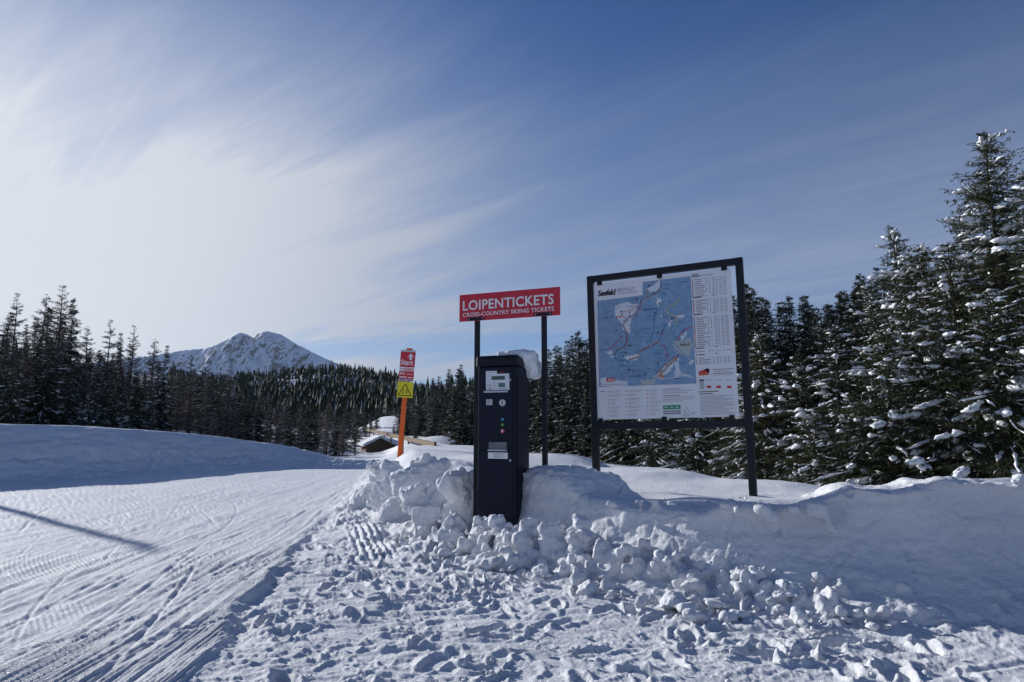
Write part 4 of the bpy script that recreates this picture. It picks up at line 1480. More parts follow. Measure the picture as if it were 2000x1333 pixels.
# --- trail marker
def trail_marker():
    c = P(779, 884, 16.7)
    r = empty('trail_marker', (c.x, c.y, c.z - .35), math.radians(-6), math.radians(3.8))
    tag(r, 'leaning orange trail post with red start plate and yellow two-way warning plate', 'trail sign')
    Z5 = lambda x, y: (750 + x / 11.11, 670 + y / 11.11)
    L = lambda x, y, d=0: local_xz(r, *Z5(x, y), -d)
    zt = L(440, 110)[1]
    box('post', (-.058, .004, 0), (.058, .030, zt), M_ORANGE, r, .004)
    z = lambda y: L(400, y)[1]
    hw = .187
    box('tab', (-.01, .0305, z(150)), (.095, .036, zt - .002), M_RED, r)
    red = box('start_plate', (-hw, -.003, z(522)), (hw, .003, z(152)), M_RED, r)
    mid = box('route_plate', (-hw, -.003, z(830)), (hw, .003, z(526)), M_RED, r)
    yel = box('warning_plate', (-hw - .008, -.003, z(1185)), (hw + .012, .003, z(842)), M_YELLOW, r)
    p = Print(r, -.003)
    h = lambda a, b: z(a) - z(b)
    p.rect(-hw, z(192), hw, z(153), M_ALU, 1)
    p.text('Start', -hw + .02, z(478), .31, h(360, 478), M_WHITE, 1, .02)
    ax = .075
    w = .075
    p.poly([(ax, z(222)), (ax + w, z(290)), (ax + w, z(312)), (ax + .030, z(268)), (ax + .030, z(362)), (ax - .030, z(362)), (ax - .030, z(268)), (ax - w, z(312)), (ax - w, z(290))], M_WHITE, 1)
    p.done('lettering', red)
    p = Print(r, -.003)
    p.rect(-hw, z(608), hw, z(527), M_WHITE, 1)
    for k in range(5):
        x = -.07 + k * .05
        p.rect(x, z(598), x + .035, z(540), M_PRED, 2)
        p.rect(x + .012, z(575), x + .022, z(556), M_WHITE, 3)
    p.rect(-hw + .012, z(590), -.085, z(548), M_ALU, 2)
    p.text('B10', -hw + .02, z(690), .13, h(630, 690), M_WHITE, 1, .02)
    p.text('3,5 km', .02, z(690), .13, h(655, 690), M_WHITE, 1, .012)
    p.rect(-hw + .015, z(752), .02, z(732), M_WHITE, 1)
    p.rect(.05, z(756), hw - .03, z(736), M_WHITE, 1)
    p.rect(-hw, z(829), hw, z(785), M_ALU, 1)
    p.rect(-.15, z(818), -.02, z(796), M_PVIO, 2)
    p.rect(.03, z(818), .15, z(798), M_PBLUE, 2)
    p.done('lettering', mid)
    p = Print(r, -.003)
    a, b, c2 = (0, z(890)), (.165, z(1142)), (-.165, z(1142))
    t = .030
    p.line([a, b], .020, M_BLACK, 1)
    p.line([b, c2], .020, M_BLACK, 2)
    p.line([c2, a], .020, M_BLACK, 3)
    for x, up in ((-.045, False), (.045, True)):
        z0, z1 = z(1110), z(1000)
        p.rect(x - .009, z0 + (0 if up else .03), x + .009, z1 - (.03 if up else 0), M_BLACK, 1)
        if up:
            p.poly([(x - .024, z1 - .035), (x + .024, z1 - .035), (x, z1 + .005)], M_BLACK, 2)
        else:
            p.poly([(x - .024, z0 + .035), (x + .024, z0 + .035), (x, z0 - .005)], M_BLACK, 2)
    p.done('symbol', yel)
    for y in (170, 505, 545, 815, 870, 1165):
        cyl('bolt', (0, -.008, z(y)), (0, -.0035, z(y)), .008, .008, M_STEEL, r, 8)
    q = P(787, 878, 17.2)
    s = cyl('marker_stake', (q.x, q.y, q.z - .3), P(788, 845, 17.2), .018, .016, M_FRAME, None, 10)
    tag(s, 'thin dark stake standing just behind the orange trail post', 'stake')


trail_marker()


# the mast whose shadow lies across the trail stands beyond the left edge of the picture
def shadow_mast():
    tip = P(292, 1064, 7.9)
    hgt = 5.2
    L_ = hgt / math.tan(SUN_EL)
    x, y = tip.x - math.sin(SUN_AZ) * L_, tip.y + math.cos(SUN_AZ) * L_
    r = empty('light_mast', (x, y, 0.0))
    tag(r, 'tall slim mast beyond the left edge, casting its shadow over the trail', 'mast')
    cyl('pole', (0, 0, -.3), (0, 0, hgt), .11, .09, M_FRAME, r, 14)
    box('lamp_head', (-.07, -.25, hgt - .02), (.07, .06, hgt + .06), M_FRAME, r, .02)


shadow_mast()

# ------------------------------------------------------------------ trees
def leaf_mat(name, c1, c2, rough=0.75):
    m = mat(name, c1, rough, 0.2)
    n, l, b = nodes(m)
    oi = n.new('ShaderNodeObjectInfo')
    t = n.new('ShaderNodeTexCoord')
    nz = n.new('ShaderNodeTexNoise')
    nz.inputs['Scale'].default_value = 1.1
    nz.inputs['Detail'].default_value = 4
    l.new(t.outputs['Object'], nz.inputs['Vector'])
    ad = n.new('ShaderNodeMath')
    ad.operation = 'MULTIPLY_ADD'
    l.new(oi.outputs['Random'], ad.inputs[0])
    ad.inputs[1].default_value = 0.5
    sb = n.new('ShaderNodeMath')
    sb.operation = 'SUBTRACT'
    l.new(nz.outputs[0], sb.inputs[0])
    sb.inputs[1].default_value = 0.25
    l.new(sb.outputs[0], ad.inputs[2])
    r = n.new('ShaderNodeValToRGB')
    r.color_ramp.elements[0].position, r.color_ramp.elements[1].position = 0.2, 0.8
    r.color_ramp.elements[0].color, r.color_ramp.elements[1].color = (*c1, 1), (*c2, 1)
    l.new(ad.outputs[0], r.inputs[0])
    l.new(r.outputs[0], b.inputs['Base Color'])
    return m


M_NEEDLE = leaf_mat('spruce_needles', (0.020, 0.032, 0.022), (0.042, 0.052, 0.026))
M_PINE = leaf_mat('near_needles', (0.026, 0.040, 0.020), (0.060, 0.062, 0.024))
M_LARCH = leaf_mat('larch_twigs', (0.060, 0.046, 0.040), (0.105, 0.078, 0.062))
M_BARK = vary(mat('bark', (0.09, 0.07, 0.06), 0.85, 0.2), (0.055, 0.045, 0.04), (0.13, 0.105, 0.09), 7, 6, True, 0.03, 25)
M_FARSNOW = mat('far_snow', (0.78, 0.80, 0.84), 0.7, 0.2)


def unit(a):
    return a / np.maximum(np.linalg.norm(a, axis=-1, keepdims=True), 1e-9)


def tubes(C, r0, r1, sides=3):
    """C: (branches, points, 3); tapering tubes along them"""
    B, K, _ = C.shape
    T = unit(np.gradient(C, axis=1))
    S1 = unit(np.cross(T, np.array([0.03, 0.02, 1.0])))
    S2 = np.cross(S1, T)
    rad = (r0 if r0.ndim == 2 else r0[:, None] + (r1 - r0)[:, None] * np.linspace(0, 1, K)[None])[..., None]
    V = []
    for s in range(sides):
        a = 2 * math.pi * s / sides
        V.append(C + rad * (S1 * math.cos(a) + S2 * math.sin(a)))
    V = np.stack(V, 2)                                     # B,K,sides,3
    idx = np.arange(B * K * sides).reshape(B, K, sides)
    F = []
    for s in range(sides):
        t = (s + 1) % sides
        a, b, c, d = idx[:, :-1, s].ravel(), idx[:, :-1, t].ravel(), idx[:, 1:, t].ravel(), idx[:, 1:, s].ravel()
        F += [np.stack([a, b, c], 1), np.stack([a, c, d], 1)]
    return V.reshape(-1, 3), np.vstack(F)


def bough_snow(C, L, keep, g, r, pts=12, sides=5, t0=(.1, .45), flat=.75):
    """snow lying along the upper side of the kept branches, uneven in thickness"""
    Ck, Lk = C[keep], L[keep]
    B, K, _ = Ck.shape
    a = g.uniform(*t0, B)[:, None]
    b = np.minimum(1.0, a + g.uniform(.3, 1.0, B)[:, None])
    t = (a + (b - a) * np.linspace(0, 1, pts)[None]) * (K - 1)
    i = np.minimum(t.astype(int), K - 2)
    f = (t - i)[..., None]
    ar = np.arange(B)[:, None]
    Q = Ck[ar, i] * (1 - f) + Ck[ar, i + 1] * f
    w = g.random((B, pts))
    w = (w + np.roll(w, 1, 1)) * .5
    rad = r * (.35 + .65 * np.minimum(1.4, Lk))[:, None] * np.clip(2.2 * w - .45, .12, 2) * np.sin(np.linspace(.15, math.pi - .15, pts))[None] ** .5
    Q = Q + np.array([0, 0, 1.0]) * (rad * .55)[..., None]
    v, fc = tubes(Q, rad, rad, sides)
    ctr = np.repeat(Q.reshape(-1, 3), sides, 0)
    v = v.copy()
    v[:, 2] = ctr[:, 2] + (v[:, 2] - ctr[:, 2]) * flat
    return v, fc


def octas(c, ax, sx, up):
    """flattened lumps: centre and three half axes each"""
    V = np.stack([c + ax, c - ax, c + sx, c - sx, c + up, c - 0.5 * up], 1)
    f = np.array([(0, 2, 4), (2, 1, 4), (1, 3, 4), (3, 0, 4), (2, 0, 5), (1, 2, 5), (3, 1, 5), (0, 3, 5)])
    F = (np.arange(len(c)) * 6)[:, None, None] + f[None]
    return V.reshape(-1, 3), F.reshape(-1, 3)


def merge(parts):
    vs, fs, b = [], [], 0
    for v, f in parts:
        vs.append(v)
        fs.append(f + b)
        b += len(v)
    return np.vstack(vs), np.vstack(fs)


def conifer(seed, H, R, kind):
    """kind: near (needles drawn), mid, larch -> meshes trunk, crown, snow of a tree of height H at the origin"""
    g = np.random.default_rng(seed)
    near, larch = kind == 'near', kind == 'larch'
    # trunk
    k = 9
    tz = np.linspace(-0.6, H, k)
    bx = 0.012 * H * np.cumsum(g.normal(0, .35, k)) * np.linspace(0, 1, k)
    by = 0.012 * H * np.cumsum(g.normal(0, .35, k)) * np.linspace(0, 1, k)
    tc = np.stack([bx, by, tz], 1)[None]
    trunk = tubes(tc, np.array([0.013 * H + .03]), np.array([0.008]), 7)
    # branches
    step = {'near': .17, 'mid': .036 * H, 'larch': .042 * H}[kind]
    z = {'near': .25, 'mid': .03 * H, 'larch': .05 * H}[kind]
    st = []
    while z < H * .985:
        n = g.integers(4, 7) if not larch else g.integers(3, 6)
        a0 = g.uniform(0, 6.28)
        for i in range(n):
            st.append((z + g.normal(0, .6 * step), a0 + 6.283 * i / n + g.normal(0, .25)))
        u = z / H
        step_ = step * (1.15 - .55 * u) * g.uniform(.8, 1.2)
        z += step_
    st = np.array(st)
    n_main = len(st)
    if not larch:                                           # short inner boughs close the core of the crown
        ex = st[g.random(n_main) < .7].copy()
        ex[:, 0] += g.normal(0, .5 * step, len(ex))
        ex[:, 1] += g.uniform(.4, 1.2, len(ex))
        st = np.vstack([st, ex])
    zz, az = np.clip(st[:, 0], .1, H * .99), st[:, 1]
    u = zz / H
    B = len(zz)
    lop = 1 + .22 * np.sin(az * 1 + g.uniform(0, 6)) + .12 * np.sin(az * 2 + g.uniform(0, 6))
    if larch:
        L = R * (np.clip(1 - u, 0, 1) ** .75) * np.clip(g.normal(.78, .26, B), .2, 1.25) * np.minimum(1, .6 + u * 3) + .08
        e0, droop = g.normal(.05, .16, B) + .45 * u, g.uniform(.10, .40, B) * (1 - .6 * u)
    else:
        L = R * (np.clip(1 - u, 0, 1) ** (.66 if near else .78)) * np.clip(g.normal(.85, .22, B), .3, 1.25) * lop + .05
        e0, droop = g.normal(-.20, .15, B) + .60 * u ** 2.0, g.uniform(.15, .55, B) * (1 - .5 * u)
    L[n_main:] *= .5
    K = 7
    t = np.linspace(0, 1, K)
    tipup = .22 if not larch else .18
    hor = L[:, None] * t[None]
    ver = L[:, None] * (np.tan(e0)[:, None] * t - droop[:, None] * t ** 2 + tipup * droop[:, None] * 2 * t ** 4)
    wig = .05 * L[:, None] * np.sin(t[None] * g.uniform(3, 7, B)[:, None] + g.uniform(0, 6, B)[:, None]) * t
    cx = np.interp(zz, tz, bx)[:, None] + hor * np.cos(az)[:, None] - wig * np.sin(az)[:, None]
    cy = np.interp(zz, tz, by)[:, None] + hor * np.sin(az)[:, None] + wig * np.cos(az)[:, None]
    C = np.stack([cx, cy, zz[:, None] + ver], 2)
    crown = [tubes(C, .004 + .010 * L if not larch else .010 + .011 * L, np.full(B, .004 if not larch else .006), 3)]
    # twigs
    dens = {'near': 17, 'mid': 14, 'larch': 20}[kind]
    nt = np.maximum(4, (L * dens).astype(int))
    bi = np.repeat(np.arange(B), nt)
    N = len(bi)
    tt = np.clip(g.beta(1.15, 1.0, N), .04, 1)
    pos = tt * (K - 1)
    i0 = np.minimum(pos.astype(int), K - 2)
    fr = (pos - i0)[:, None]
    base = C[bi, i0] * (1 - fr) + C[bi, i0 + 1] * fr
    tan = unit(C[bi, i0 + 1] - C[bi, i0])
    side = unit(np.cross(tan, np.array([0, 0, 1.0]))) * np.where(g.random(N) < .5, 1, -1)[:, None]
    sp = g.uniform(.45, 1.15, N)[:, None]
    hang = g.uniform(-.75, .10, N)[:, None] if not larch else g.uniform(-.8, .25, N)[:, None]
    d = unit(tan * np.cos(sp) + side * np.sin(sp) + np.array([0, 0, 1.0]) * hang)
    tl = (.10 + .34 * (1 - tt) ** .7) * np.clip(L[bi], .3, 2.2) * g.uniform(.55, 1.15, N)
    tl = np.clip(tl, .10 if near else .14, .85)
    snow = []
    up = np.array([0, 0, 1.0])
    if near:
        tip = base + d * tl[:, None]
        w = side * .006
        V = np.stack([base - w, base + w, tip], 1).reshape(-1, 3)
        crown.append((V, np.arange(3 * N).reshape(-1, 3)))
        kn = np.clip((tl / .017).astype(int), 6, 26)
        ni = np.repeat(np.arange(N), kn)
        q = g.random(len(ni)) ** .9
        p = base[ni] + d[ni] * (tl[ni] * q)[:, None]
        rv = g.normal(size=(len(ni), 3))
        rv = unit(rv - (rv * d[ni]).sum(1, keepdims=True) * d[ni])
        nd = unit(d[ni] * .75 + rv * .8)
        nl = g.uniform(.035, .07, len(ni))[:, None]
        sd = unit(np.cross(nd, g.normal(size=nd.shape))) * .0095
        V = np.stack([p - sd, p + sd, p + nd * nl], 1).reshape(-1, 3)
        crown.append((V, np.arange(len(V)).reshape(-1, 3)))
        # pillows of snow on the outer branches
        snow.append(bough_snow(C, L, g.random(B) < .32, g, .034, 10, 5))
        snow.append(bough_snow(C, L, g.random(B) < .13, g, .085, 11, 5, (.3, .6), .7))
        for b in range(B):
            if g.random() < .82 or L[b] < .2:
                continue
            big = g.random() < .40
            q = g.uniform(.35, .8)
            for s in range(g.integers(2, 5)):
                if q > 1:
                    break
                j = min(int(q * (K - 1)), K - 2)
                c = C[b, j] * (1 - (q * (K - 1) - j)) + C[b, j + 1] * (q * (K - 1) - j)
                tg = unit(C[b, j + 1] - C[b, j])
                sz = g.uniform(.018, .05) * (2.1 if big else 1) * min(1.2, .5 + .5 * L[b])
                v, f = lump(g, (1, 1, 1), 2, .75, 0, 1.5)
                sdv = unit(np.cross(tg, up))
                v = v[:, :1] * tg * sz * g.uniform(1.2, 2.4) + v[:, 1:2] * sdv * sz * g.uniform(.8, 1.5) + v[:, 2:] * up * sz * g.uniform(.6, .95)
                snow.append((v + c + up * sz * .4 + sdv * g.normal(0, .5) * sz, f))
                q += sz * g.uniform(1.0, 2.2) / L[b]
        pick = np.where(g.random(N) < .07)[0]
        th = g.uniform(.008, .026, len(pick))[:, None]
        snow.append(octas(base[pick] + d[pick] * (tl[pick] * .6)[:, None] + up * th, d[pick] * (tl[pick] * .42)[:, None], side[pick] * th * 1.8, up * th * 1.2))
    elif larch:
        w = unit(np.cross(d, g.normal(size=d.shape))) * .015
        V = np.stack([base - w, base + w, base + d * (tl * 1.1)[:, None]], 1).reshape(-1, 3)
        crown.append((V, np.arange(3 * N).reshape(-1, 3)))
        ni = np.repeat(np.arange(N), 5)
        p = base[ni] + d[ni] * (tl[ni] * g.random(len(ni)))[:, None]
        dd = unit(d[ni] + g.normal(0, .7, (len(ni), 3)) + up * -.2)
        w = unit(np.cross(dd, g.normal(size=dd.shape))) * .012
        V = np.stack([p - w, p + w, p + dd * g.uniform(.10, .28, len(ni))[:, None]], 1).reshape(-1, 3)
        crown.append((V, np.arange(len(V)).reshape(-1, 3)))
        for q in (.22, .42, .62, .82):
            j = int(q * (K - 1))
            tg = C[:, j + 1] - C[:, j]
            keep = (g.random(B) < .62) & (u < .9)
            c = (C[:, j] + C[:, j + 1]) / 2 + up * (.015 + .012 * L)[:, None]
            th = (.018 + .022 * g.random(B))[:, None]
            snow.append(octas(c[keep], (tg * .62)[keep], (unit(np.cross(tg, up)) * th * 1.3)[keep], (up * th)[keep]))
        pick = np.where(g.random(N) < .18)[0]
        th = g.uniform(.010, .022, len(pick))[:, None]
        snow.append(octas(base[pick] + d[pick] * (tl[pick] * .5)[:, None] + up * th, d[pick] * (tl[pick] * .5)[:, None], side[pick] * th * 1.4, up * th))
    else:
        nrm = unit(np.cross(d, side) + g.normal(0, .5, d.shape))
        w = np.cross(d, nrm) * (tl * g.uniform(.12, .22, N))[:, None]
        mid = base + d * (tl * .45)[:, None]
        tip = base + d * tl[:, None] - up * (tl * .12)[:, None]
        V = np.stack([base, mid + w, mid - w, tip], 1).reshape(-1, 3)
        i4 = np.arange(N) * 4
        crown.append((V, np.vstack([np.stack([i4, i4 + 1, i4 + 2], 1), np.stack([i4 + 1, i4 + 3, i4 + 2], 1)])))
        ni = np.repeat(np.arange(N), 3)                     # small ragged sprigs
        p = base[ni] + d[ni] * (tl[ni] * g.uniform(.2, 1, len(ni)))[:, None]
        dd = unit(d[ni] + g.normal(0, .8, (len(ni), 3)))
        w = unit(np.cross(dd, g.normal(size=dd.shape))) * .028
        V = np.stack([p - w, p + w, p + dd * g.uniform(.10, .24, len(ni))[:, None]], 1).reshape(-1, 3)
        crown.append((V, np.arange(len(V)).reshape(-1, 3)))
        pick = np.where(g.random(N) < .08)[0]
        th = (g.uniform(.014, .045, len(pick)))[:, None]
        snow.append(octas(base[pick] + d[pick] * (tl[pick] * .55)[:, None] + up * th * .9, d[pick] * (tl[pick] * .5)[:, None], side[pick] * th * 2.0, up * th))
        snow.append(bough_snow(C, L, (g.random(B) < .27) & (u < .97), g, .055, 7, 4))
        snow.append(bough_snow(C, L, (g.random(B) < .09) & (u < .9), g, .12, 7, 4, (.3, .6)))
    cm = {'near': M_PINE, 'mid': M_NEEDLE, 'larch': M_LARCH}[kind]
    out_ = {}
    v, f = trunk
    out_['trunk'] = np_mesh('trunk', v, f, M_BARK)
    v, f = merge(crown)
    out_['crown'] = np_mesh('crown', v, f, cm, False)
    v, f = merge(snow)
    out_['snow_load'] = np_mesh('snow_load', v, f, M_TREESNOW)
    return out_, H


PROTO = {
    'near': [conifer(201, 8.5, 2.6, 'near'), conifer(202, 6.5, 2.2, 'near'), conifer(203, 5.0, 1.9, 'near'), conifer(204, 7.5, 1.9, 'near')],
    'mid': [conifer(301, 13, 2.4, 'mid'), conifer(302, 12, 2.7, 'mid'), conifer(303, 14, 2.2, 'mid'), conifer(304, 10, 2.4, 'mid')],
    'larch': [conifer(401, 14, 3.1, 'larch'), conifer(402, 13, 2.6, 'larch'), conifer(403, 15, 3.5, 'larch')],
}


def plant(kind, which, px, d, H, label, group, wide=1.0, name=None, zg=None):
    meshes, H0 = PROTO[kind][which]
    x = P(px, 800, d).x
    z = gh(x, d) if zg is None else zg
    r = empty(name or ('larch_tree' if kind == 'larch' else 'spruce_tree'), (x, d, z - .15), rng.uniform(0, 6.28))
    s = H / H0
    r.scale = (s * wide, s * wide, s)
    for nm, me in meshes.items():
        o = link(nm, me, r)
        if nm == 'snow_load':
            o['kind'] = 'stuff'
    tag(r, label, 'tree', group)
    return r


ORD = ['first', 'second', 'third', 'fourth', 'fifth', 'sixth', 'seventh', 'eighth', 'ninth', 'tenth', 'eleventh', 'twelfth', 'thirteenth', 'fourteenth', 'fifteenth', 'sixteenth', 'seventeenth', 'eighteenth', 'nineteenth', 'twentieth']


def forest(rows, sky_pts, label_of):
    """rows: (row name, px from, px to, step, distance from, to, drop from, to, share of larches)"""
    xs, ys = zip(*sky_pts)
    spots = []
    for row, a, b, step, d0, d1, e0, e1, lar in rows:
        px = a
        while px < b:
            q = px + rng.uniform(-.35, .35) * step
            dd = rng.uniform(0, 1) * .25 + (q - a) / max(1, b - a) * .75
            d = d0 + (d1 - d0) * dd
            spots.append((q, d, np.interp(q, xs, ys) + rng.uniform(e0, e1), rng.random() < lar, row))
            px += step * rng.uniform(.75, 1.25)
    spots.sort()
    X = np.array([P(s[0], 800, s[1]).x for s in spots])
    Y = np.array([s[1] for s in spots])
    Z = ground_h(X, Y)[0]
    count = {}
    for (px, d, py, lar, row), z in zip(spots, Z):
        H = P(px, py, d).z - z
        if H < 2.2:
            continue
        H = min(H, 24)
        kind = 'larch' if lar else 'mid'
        k = int(rng.integers(0, len(PROTO[kind])))
        lab, grp = label_of(kind, row, px)
        if row == 'front' and px > 0:                       # the front row can be counted off from the left
            n = count[lab] = count.get(lab, -1) + 1
            if n < 20:
                lab = lab.replace('front-row', ORD[n] + ' front-row').replace(' in the', ' from left in the', 1)
        plant(kind, k, px, d, H + .1, lab, grp, rng.uniform(1.1, 1.5) * (1.15 if H < 8 else 1), None, z)


SKY_L = [(-300, 560), (0, 578), (30, 590), (60, 582), (100, 560), (128, 590), (150, 640), (200, 626), (225, 650), (250, 642), (280, 670), (300, 662), (330, 690), (345, 720), (370, 692), (385, 715), (400, 712),
         (425, 720), (450, 706), (470, 730), (500, 742), (540, 762), (600, 770), (650, 772), (690, 780), (712, 800), (725, 830)]


ROWS = {'front': 'front-row', 'second': 'second-row', 'rear': 'rear'}


def lab_left(kind, row, px):
    w = 'bare brown larch' if kind == 'larch' else 'dark snowy spruce'
    r = ROWS[row]
    if px < 335:
        return f'{r} {w} in the left forest behind the long bank', f'{r} {w}s of the left forest'
    if px < 530:
        return f'{r} {w} in the wood below the mountain peaks', f'{r} {w}s below the peaks'
    return f'{r} {w} in the wood between mountain and hut', f'{r} {w}s left of the hut'


for px, d, py, kind, k, w, lab in (
        (105, 56, 558, 'larch', 2, 1.25, 'tallest larch of the left forest, with long drooping snow-lined branches'),
        (72, 62, 572, 'larch', 1, 1.0, 'tall larch directly left of the tallest larch'),
        (12, 60, 572, 'larch', 0, 1.0, 'larch nearest the left edge of the picture'),
        (127, 60, 583, 'mid', 0, 1.0, 'tall dark spruce directly right of the tallest larch'),
        (160, 66, 636, 'larch', 1, 1.0, 'larch in the dip right of the tallest larch'),
        (203, 64, 624, 'larch', 0, 1.0, 'second highest larch group top, left of the mountain'),
        (229, 66, 650, 'mid', 2, 1.0, 'slim dark spruce between two larches of the left forest'),
        (250, 64, 636, 'larch', 2, .85, 'larch with a thin pointed top left of the mountain foot'),
        (292, 68, 660, 'larch', 1, 1.0, 'larch second from the right end of the left forest skyline'),
        (315, 66, 674, 'mid', 2, 1.0, 'dark spruce ending the left forest skyline beside the mountain'),
        (180, 46, 738, 'mid', 3, 1.2, 'small snowy spruce in front of the left forest, just behind the bank'),
        (222, 47, 745, 'mid', 1, 1.2, 'small broad snowy spruce beside another one just behind the bank'),
        (20, 46, 700, 'mid', 1, 1.2, 'broad snowy spruce at the left edge just behind the bank'),
        (367, 84, 690, 'larch', 1, .9, 'larch standing alone against the left mountain flank'),
        (403, 86, 706, 'larch', 0, .8, 'thin larch before the left peak'),
        (448, 80, 702, 'larch', 2, .9, 'broad larch before the gap between the two peaks'),
        (640, 66, 776, 'larch', 2, 1.3, 'pale snowy larch low at the right end of the larch row'),
        (672, 70, 800, 'larch', 1, 1.3, 'smaller larch at the right end of the larch row near the hut')):
    x = P(px, 800, d).x
    z = gh(x, d)
    plant(kind, k, px, d, P(px, py, d).z - z + .1, lab, 'single trees of the left forest', w, None, z)

forest([('front', -200, 335, 34, 50, 58, 60, 170, .15), ('second', -200, 335, 30, 66, 78, 20, 90, .45), ('rear', -200, 340, 32, 86, 104, 25, 90, .3),
        ('front', 330, 722, 21, 76, 80, 25, 100, .7), ('second', 330, 722, 19, 92, 100, 5, 60, .6), ('rear', 330, 722, 19, 112, 125, 5, 45, .35), ('rear', 340, 722, 22, 145, 170, 10, 40, .1)], SKY_L, lab_left)

for px, d, py, k, lab in ((726, 150, 812, 0, 'spruce at the left rim of the snowy gully'), (716, 128, 806, 2, 'slim spruce left of the gully, above the hut'), (736, 190, 792, 1, 'small far spruce at the upper left of the gully'),
                         (782, 150, 786, 1, 'spruce on the right rim of the gully, right behind the trail post'), (797, 128, 776, 0, 'spruce right of the trail post at the forest corner'), (776, 205, 790, 3, 'small far spruce at the upper right of the gully'),
                         (724, 185, 800, 2, 'slim far spruce left of the gully, above the rail end'), (743, 228, 788, 0, 'far spruce at the head of the gully, left of its middle'), (756, 236, 786, 1, 'far spruce at the head of the gully, in its middle'),
                         (766, 232, 785, 2, 'slim far spruce at the head of the gully, right of its middle'), (790, 170, 776, 0, 'tall spruce behind the right gully rim'), (712, 165, 795, 1, 'broad spruce behind the left gully rim'),
                         (812, 104, 830, 3, 'small spruce low beside the guard rail'), (770, 120, 842, 3, 'small snowy spruce in the gully directly left of the orange post')):
    x = P(px, 800, d).x
    z = gh(x, d)
    plant('mid', k, px, d, max(2.5, P(px, py, d).z - z), lab, 'single spruces at the gully', 1.15, None, z)

SKY_R = [(785, 790), (800, 752), (830, 738), (850, 724), (880, 714), (900, 706), (930, 706), (1000, 692), (1070, 676), (1100, 662), (1135, 642), (1160, 642), (1300, 602), (1440, 560), (1465, 535), (1485, 575), (1500, 570),
         (1550, 566), (1600, 572), (1640, 575), (1680, 550), (1710, 520), (1800, 500), (2100, 480)]


def lab_right(kind, row, px):
    w = 'bare larch' if kind == 'larch' else 'snow-laden spruce'
    r = ROWS[row]
    for lim, where in ((935, 'forest between trail post and ticket machine'), (1060, 'forest right beside the ticket machine'), (1155, 'forest between ticket sign and map board'),
                       (1300, 'forest behind the board left half'), (1450, 'forest behind the board right half'), (1700, 'forest just right of the map board'), (9999, 'forest behind the tall right-hand spruces')):
        if px < lim:
            return f'{r} {w} in the {where}', f'{r} {w}s, {where}'


# the forest edge comes nearer towards the right
def rows_r():
    edge_px = [790, 850, 900, 1000, 1100, 1200, 1300, 1400, 1480, 1700, 2050]
    edge_d = [118, 106, 92, 74, 62, 52, 44, 37, 33, 30, 28]
    rows = []
    for nm, back, st, e0, e1, lar in (('front', 0, 26, 20, 110, .05), ('second', 9, 24, 0, 60, .08), ('rear', 22, 26, 0, 45, .12), ('rear', 42, 34, 5, 40, .1)):
        for i in range(len(edge_px) - 1):
            if back > 9 and 1200 <= edge_px[i] < 1400:
                continue                                    # hidden by the board
            k = 1 if edge_px[i] < 1200 else (1.5 if edge_px[i] < 1400 else 1.15)
            if edge_px[i] >= 1400 and back:
                e1 = 25
            rows.append((nm, edge_px[i], edge_px[i + 1], st * k * (60 / (edge_d[i] * .45 + 33)), edge_d[i] + back, edge_d[i + 1] + back, e0, e1, lar))
    return rows


forest(rows_r(), SKY_R, lab_right)

NEAR = [  # picture column, distance, row of the top, prototype, width, label
    (1978, 17.0, 252, 0, 1.05, 'tall snow-laden spruce rising highest at the right edge of the picture'),
    (1768, 20.5, 438, 3, .85, 'slender spruce with a pointed top rising left of the tallest tree'),
    (1880, 16.0, 470, 1, 1.0, 'broad spruce directly left of the tallest tree, with snow pillows near its top'),
    (1825, 18.5, 480, 2, 1.0, 'bushy spruce with snow-capped crown between slender and broad spruce'),
    (1715, 22.0, 545, 3, 1.0, 'spruce left of the slender pointed one'),
    (1640, 18.0, 630, 1, 1.05, 'young spruce in front of the forest, midway between map board and tallest tree'),
    (1560, 19.5, 690, 2, 1.1, 'low bushy spruce second from the map board right post'),
    (1490, 21.0, 640, 1, 1.0, 'spruce standing directly right of the map board right post'),
    (1740, 14.6, 640, 2, 1.15, 'bushy young spruce in front of the slender pointed spruce'),
    (1850, 14.0, 600, 2, 1.1, 'dense young spruce right behind the highest hump of the bank'),
    (1950, 13.2, 560, 1, 1.05, 'dense young spruce in front of the tallest tree'),
    (2060, 14.5, 330, 3, 1.0, 'spruce cut by the right edge of the picture'),
    (2110, 12.5, 600, 2, 1.1, 'low spruce at the right edge, in front of the cut one'),
    (1665, 15.2, 760, 2, 1.2, 'small spruce low in front, left of the highest bank hump'),
    (1590, 15.8, 800, 2, 1.25, 'smallest spruce low in front, right of the map board'),
    (1440, 22.0, 730, 2, 1.1, 'low spruce seen under the map board right corner'),
    (1360, 24.0, 760, 2, 1.2, 'low snowy spruce under the right half of the map board'),
    (1270, 28.0, 770, 2, 1.2, 'low snowy spruce under the left half of the map board'),
    (1920, 20.0, 400, 1, .9, 'spruce half hidden behind the tallest tree'),
    (1790, 16.8, 560, 0, .9, 'spruce in front of the slender pointed one, branches heavy with snow')]
for px, d, py, k, w, lab in NEAR:
    x = P(px, 800, d).x
    z = gh(x, d)
    plant('near', k, px, d, P(px, py, d).z - z + .1, lab, 'snow-laden spruces at the right', w, None, z)


